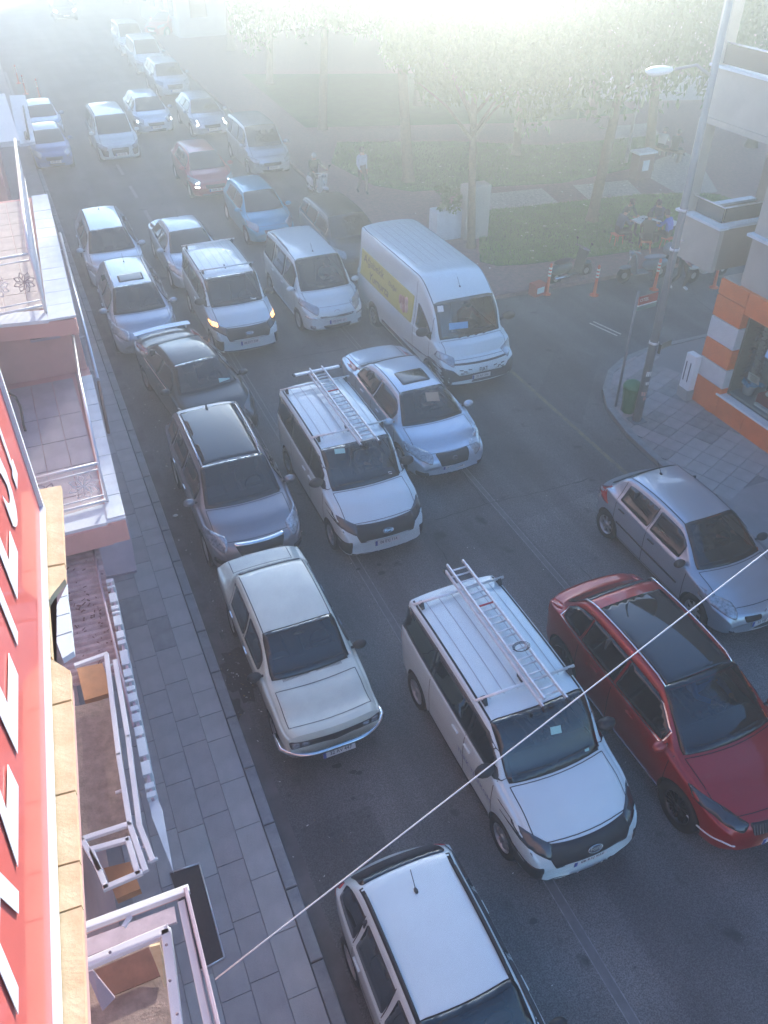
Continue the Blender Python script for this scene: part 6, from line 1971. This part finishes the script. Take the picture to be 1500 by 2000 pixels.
# --- big white van
k = dict(seat_up=.45, name='delivery_van', label='big high roofed white delivery van with a yellow advertisement on its side', cat='van', group=G_LANE3, paint=P_white, L=6.0, W=2.05, H=2.52, zn=1.02, zc=1.32, belt=1.25, rise=0, xc=.72, xw=1.2, zw=2.1, xfull=2.1, xr=5.9, xb=5.96, zd=1.4, rw=.86, box=.8, bow=.9, drop=.12, zb=.3, wheels=(.95, 4.6), wr=.35, rim='steel', wsb=.62,
    win=[(.98, 1.85)], doors=(1.0, 1.95), handles=(1.8,), hdrop=.2, wt=.5, wb=.0, gutter=True, gutter_w=.02, ribs=(2.6, 5.7, 7), lamp=[(.62, 1.0), (.96, 1.16), (.98, .98), (.72, .84)], lamp_mat=M_lamp, mirror_mat=M_black, mirror_up=.25, mirror_out=.12, mirror_s=1.5, rake=.16, plate='32 AY 316', plate_z=.52, antenna=1.45,
    front=[('bumper', mat('dark_bumper', (0.07, 0.07, 0.075), .6), [(-.99, .84), (-.74, .78), (-.56, .6), (.56, .6), (.74, .78), (.99, .84), (.97, .28), (-.97, .28)]), ('grille', M_black, [(-.7, .92), (.7, .92), (.7, .885), (-.7, .885)])], rear_glass=False, side=[('side_moulding', mat('dark_bumper', ()), [(1.55, .4), (4.0, .4), (4.0, .5), (1.55, .5)], 'LR'), ('advert', mat('advert_yellow', (0.5, 0.46, 0.1), .5), [(2.1, 1.22), (5.6, 1.22), (5.6, 1.92), (2.1, 1.92)], 'R')])
r, c = car(k, 9.36, 15.62, 0)
text_on_side(c, r, 'A\u011fabekk', 4.7, 1.72, .3, M_dark_print := mat('brown_print', (0.1, 0.05, 0.04), .6), 'R', xs=1.3, off=.012)
text_on_side(c, r, 'Yumurta', 4.25, 1.38, .3, M_dark_print, 'R', xs=1.3, off=.012)
text_on_side(c, r, 'Do\u011fal', 3.4, 1.66, .17, M_dark_print, 'R', xs=1.2, off=.012)
for i, (xx, zz) in enumerate(((2.75, 1.42), (2.6, 1.4), (2.45, 1.45), (2.68, 1.58), (2.5, 1.62), (2.85, 1.55))):
    n_ = 14; c.panel('egg_print', mat('egg_a', (0.5, 0.25, 0.2), .6) if i % 2 else mat('egg_b', (0.6, 0.42, 0.36), .6), [(xx + .09 * math.cos(t / n_ * 6.28), zz + .12 * math.sin(t / n_ * 6.28)) for t in range(n_)], 'R', r, off=.012 + .001 * i, step=.05, rnd=0)
me = text_mesh('lettering', 'FIAT', .15, M_black, .003, xs=.8)
p, n = c.hit((0, .74), 'F', .02); link('lettering', me, r, p, (math.pi / 2, 0, -math.pi / 2)).rotation_euler = (math.pi / 2 - .3, 0, -math.pi / 2)
for s_ in (-1, 1):
    for (a_, z_) in ((.3, .78), (.42, .74), (.52, .78), (.36, .7), (.5, .7)):
        c.panel('grille_slot', M_black, [(s_ * a_, z_), (s_ * (a_ + .09), z_ + .01), (s_ * (a_ + .09), z_ - .012), (s_ * a_, z_ - .022)], 'F', r, off=.01, step=.04, rnd=0)
dash(c, r, .86, .3, .5, .16, mat('blue_cloth', (0.1, 0.35, 0.6), .7)); dash(c, r, 1.12, .68, .15, .15, M_paper)
# --- the rest of the queue, going up the road
k = dict(SUV, name='crossover', label='dark crossover with chrome window line half hidden behind the big white van', cat='car', group=G_LANE3, paint=P_dark, chrome_ring=True, L=4.3, plate='', detail=1)
car(k, 9.4, 23.2, 0)
k = dict(SEDAN, name='saloon', label='silver white saloon right behind the van with lit indicators', cat='car', group=G_LANE2, paint=P_lblue, L=4.5, plate='', antenna=3.0, detail=1, chrome_line=False)
car(k, 4.5, 24.25, 0)
k = dict(HATCH, name='hatchback', label='turquoise hatchback queueing behind the white people carrier', cat='car', group=G_LANE3, paint=P_teal, L=4.0, H=1.5, plate='', detail=1, chrome_line=False, gutter_mat=M_chrome)
car(k, 7.62, 27.0, 0)
k = dict(HATCH, name='hatchback', label='dark red car with white daytime lamps halfway up the queue', cat='car', group=G_LANE3, paint=P_red2, L=4.3, W=1.78, plate='42 BE 705', detail=1, xr=3.6, xb=4.15, wheels=(.88, 3.5), front_sym=[('daytime_light', M_white_lit, [(.66, .6), (.84, .6), (.84, .55), (.66, .55)]), ('daytime_light', M_white_lit, [(.62, .72), (.78, .68), (.78, .66), (.62, .69)]), ('chrome_strip', M_chrome, [(.1, .3), (.6, .32), (.6, .28), (.1, .26)])])
car(k, 6.98, 32.5, 0)
k = dict(MPV, name='small_van', label='pale van with small front plate following the dark red car on its right', cat='van', group=G_LANE3, paint=P_silver, L=4.3, plate='42 AH 31', detail=1)
car(k, 9.85, 34.4, 0)
k = dict(MPV, name='people_carrier', label='white small people carrier with roof rails and wide grille driving in the left lane', cat='car', group=G_LANE2, paint=P_white, L=4.3, H=1.74, rails=M_black, plate='42 AJS 90', detail=1, front=[('grille', M_black, [(-.4, .7), (.4, .7), (.36, .4), (-.36, .4)])], front_sym=[('air_intake', M_black, [(.55, .6), (.88, .68), (.8, .4), (.6, .36)])])
car(k, 4.45, 38.8, 0)
k = dict(HATCH, name='hatchback', label='pale hatchback with V shaped grille next to the people carrier', cat='car', group=G_LANE3, paint=P_lblue, L=4.3, W=1.78, xr=3.6, xb=4.15, plate='34 EE 60', detail=1, wheels=(.88, 3.5), front_sym=[('lit_headlight', M_white_lit, [(.84, .7), (.92, .72), (.92, .64), (.84, .64)])])
car(k, 6.72, 42.6, 0)
k = dict(HATCH, name='hatchback', label='silver hatchback with hook shaped white lamps to the right', cat='car', group=G_LANE3, paint=P_silver, L=4.3, W=1.8, xr=3.6, xb=4.15, plate='42 CL 77', detail=1, wheels=(.88, 3.5), front_sym=[('daytime_light', M_white_lit, [(.66, .78), (.72, .78), (.72, .66), (.8, .62), (.8, .58), (.66, .63)])])
car(k, 9.05, 41.2, 0)
k = dict(HATCH, name='hatchback', label='blue hatchback parked at the left beside the white awning', cat='car', group=G_LANE1, paint=P_blue, L=3.7, W=1.6, H=1.4, plate='32 BR 537', detail=1, wheels=(.7, 3.1), xr=3.1, xb=3.6, box=.6)
car(k, 1.72, 38.7, 0)
k = dict(HATCH, name='hatchback', label='pale blue hatchback parked behind the blue one at the left', cat='car', group=G_LANE1, paint=P_lblue, L=3.7, W=1.6, H=1.4, plate='', detail=1, wheels=(.7, 3.1), xr=3.1, xb=3.6, box=.6)
car(k, 1.9, 43.4, 0)
k = dict(SUV, name='crossover', label='faint pale crossover with ribbed roof beyond the hook lamp hatchback', cat='car', group=G_LANE3, paint=P_silver, plate='', detail=1, ribs=(2.0, 3.7, 4))
car(k, 9.1, 49.4, 0)
k = dict(MPV, name='small_van', label='faint white van second from the far end of the right lane', cat='van', group=G_LANE3, paint=P_white, plate='', detail=1)
car(k, 9.2, 56.3, 0)
k = dict(MPV, name='small_van', label='faintest white van at the far end of the right lane', cat='van', group=G_LANE3, paint=P_white, plate='', detail=1)
car(k, 9.3, 62.6, 0)
k = dict(HATCH, name='hatchback', label='reddish car turning at the top of the road with a bright windscreen', cat='car', paint=P_red2, plate='', detail=1)
car(k, 11.6, 69.5, -50)
k = dict(HATCH, name='hatchback', label='dark car with both headlamps lit at the top left of the road', cat='car', paint=P_dark, plate='', detail=1, L=4.3, W=1.8, xr=3.6, xb=4.15, wheels=(.88, 3.5), front_sym=[('lit_headlight', M_white_lit, [(.62, .76), (.94, .8), (.94, .68), (.7, .64)])])
car(k, 6.85, 79.0, 0)
# drivers seen through the windscreens
for (x, y, xc_, zup, lab, cn, cc) in ((7.06, 12.6, 1.05, .1, 'driver in beige shirt at the wheel of the pale blue saloon', 'beige', (0.4, 0.3, 0.22)), (4.66, 4.05, 1.0, .3, 'driver in grey top inside the nearest ladder van', 'midgrey', (0.2, 0.2, 0.22)), (4.76, 10.85, 1.0, .3, 'driver in dark top inside the second ladder van', 'darkblue', (0.06, 0.07, 0.12)),
        (7.12, 3.4, 1.12, .22, 'driver in blue shirt inside the red crossover', 'midblue', (0.08, 0.2, 0.5)), (9.36, 15.62, .72, .55, 'driver in red top inside the big delivery van', 'redtop', (0.35, 0.08, 0.06)), (9.8, 6.5, 1.0, .12, 'driver in dark top inside the silver hatchback', 'darkblue', (0.06, 0.07, 0.12)), (7.22, 20.0, .85, .3, 'driver in white shirt inside the white people carrier', 'pale', (0.5, 0.5, 0.5))):
    wheelpose = dict(sit, el=(-.26, .28, .82), wl=(-.17, .5, .9), hl=(-.14, .57, .93), er=(.26, .28, .82), wr=(.17, .5, .9), hr=(.14, .57, .93), kl=(-.14, .42, .4), al=(-.14, .6, .12), tl=(-.14, .72, .1), kr=(.14, .42, .4), ar=(.14, .6, .12), tr=(.14, .72, .1))
    person((x + .36, y + xc_ + 1.12, zup), math.pi, lab, wheelpose, cloth(cn, cc), cloth('darktr', (0.02, 0.02, 0.025)), group=None)
# light lens of the paper bag in the gutter
p = G(343, 1009); m = MB(); m.ball((0, 0, .02), (.06, .04, .02), 0, 7, 4); tag(m.build('paper_scrap', M_paper, None, (p[0], p[1], 0.01)), 'crumpled white paper scrap in the gutter beside the grey crossover', 'scrap')
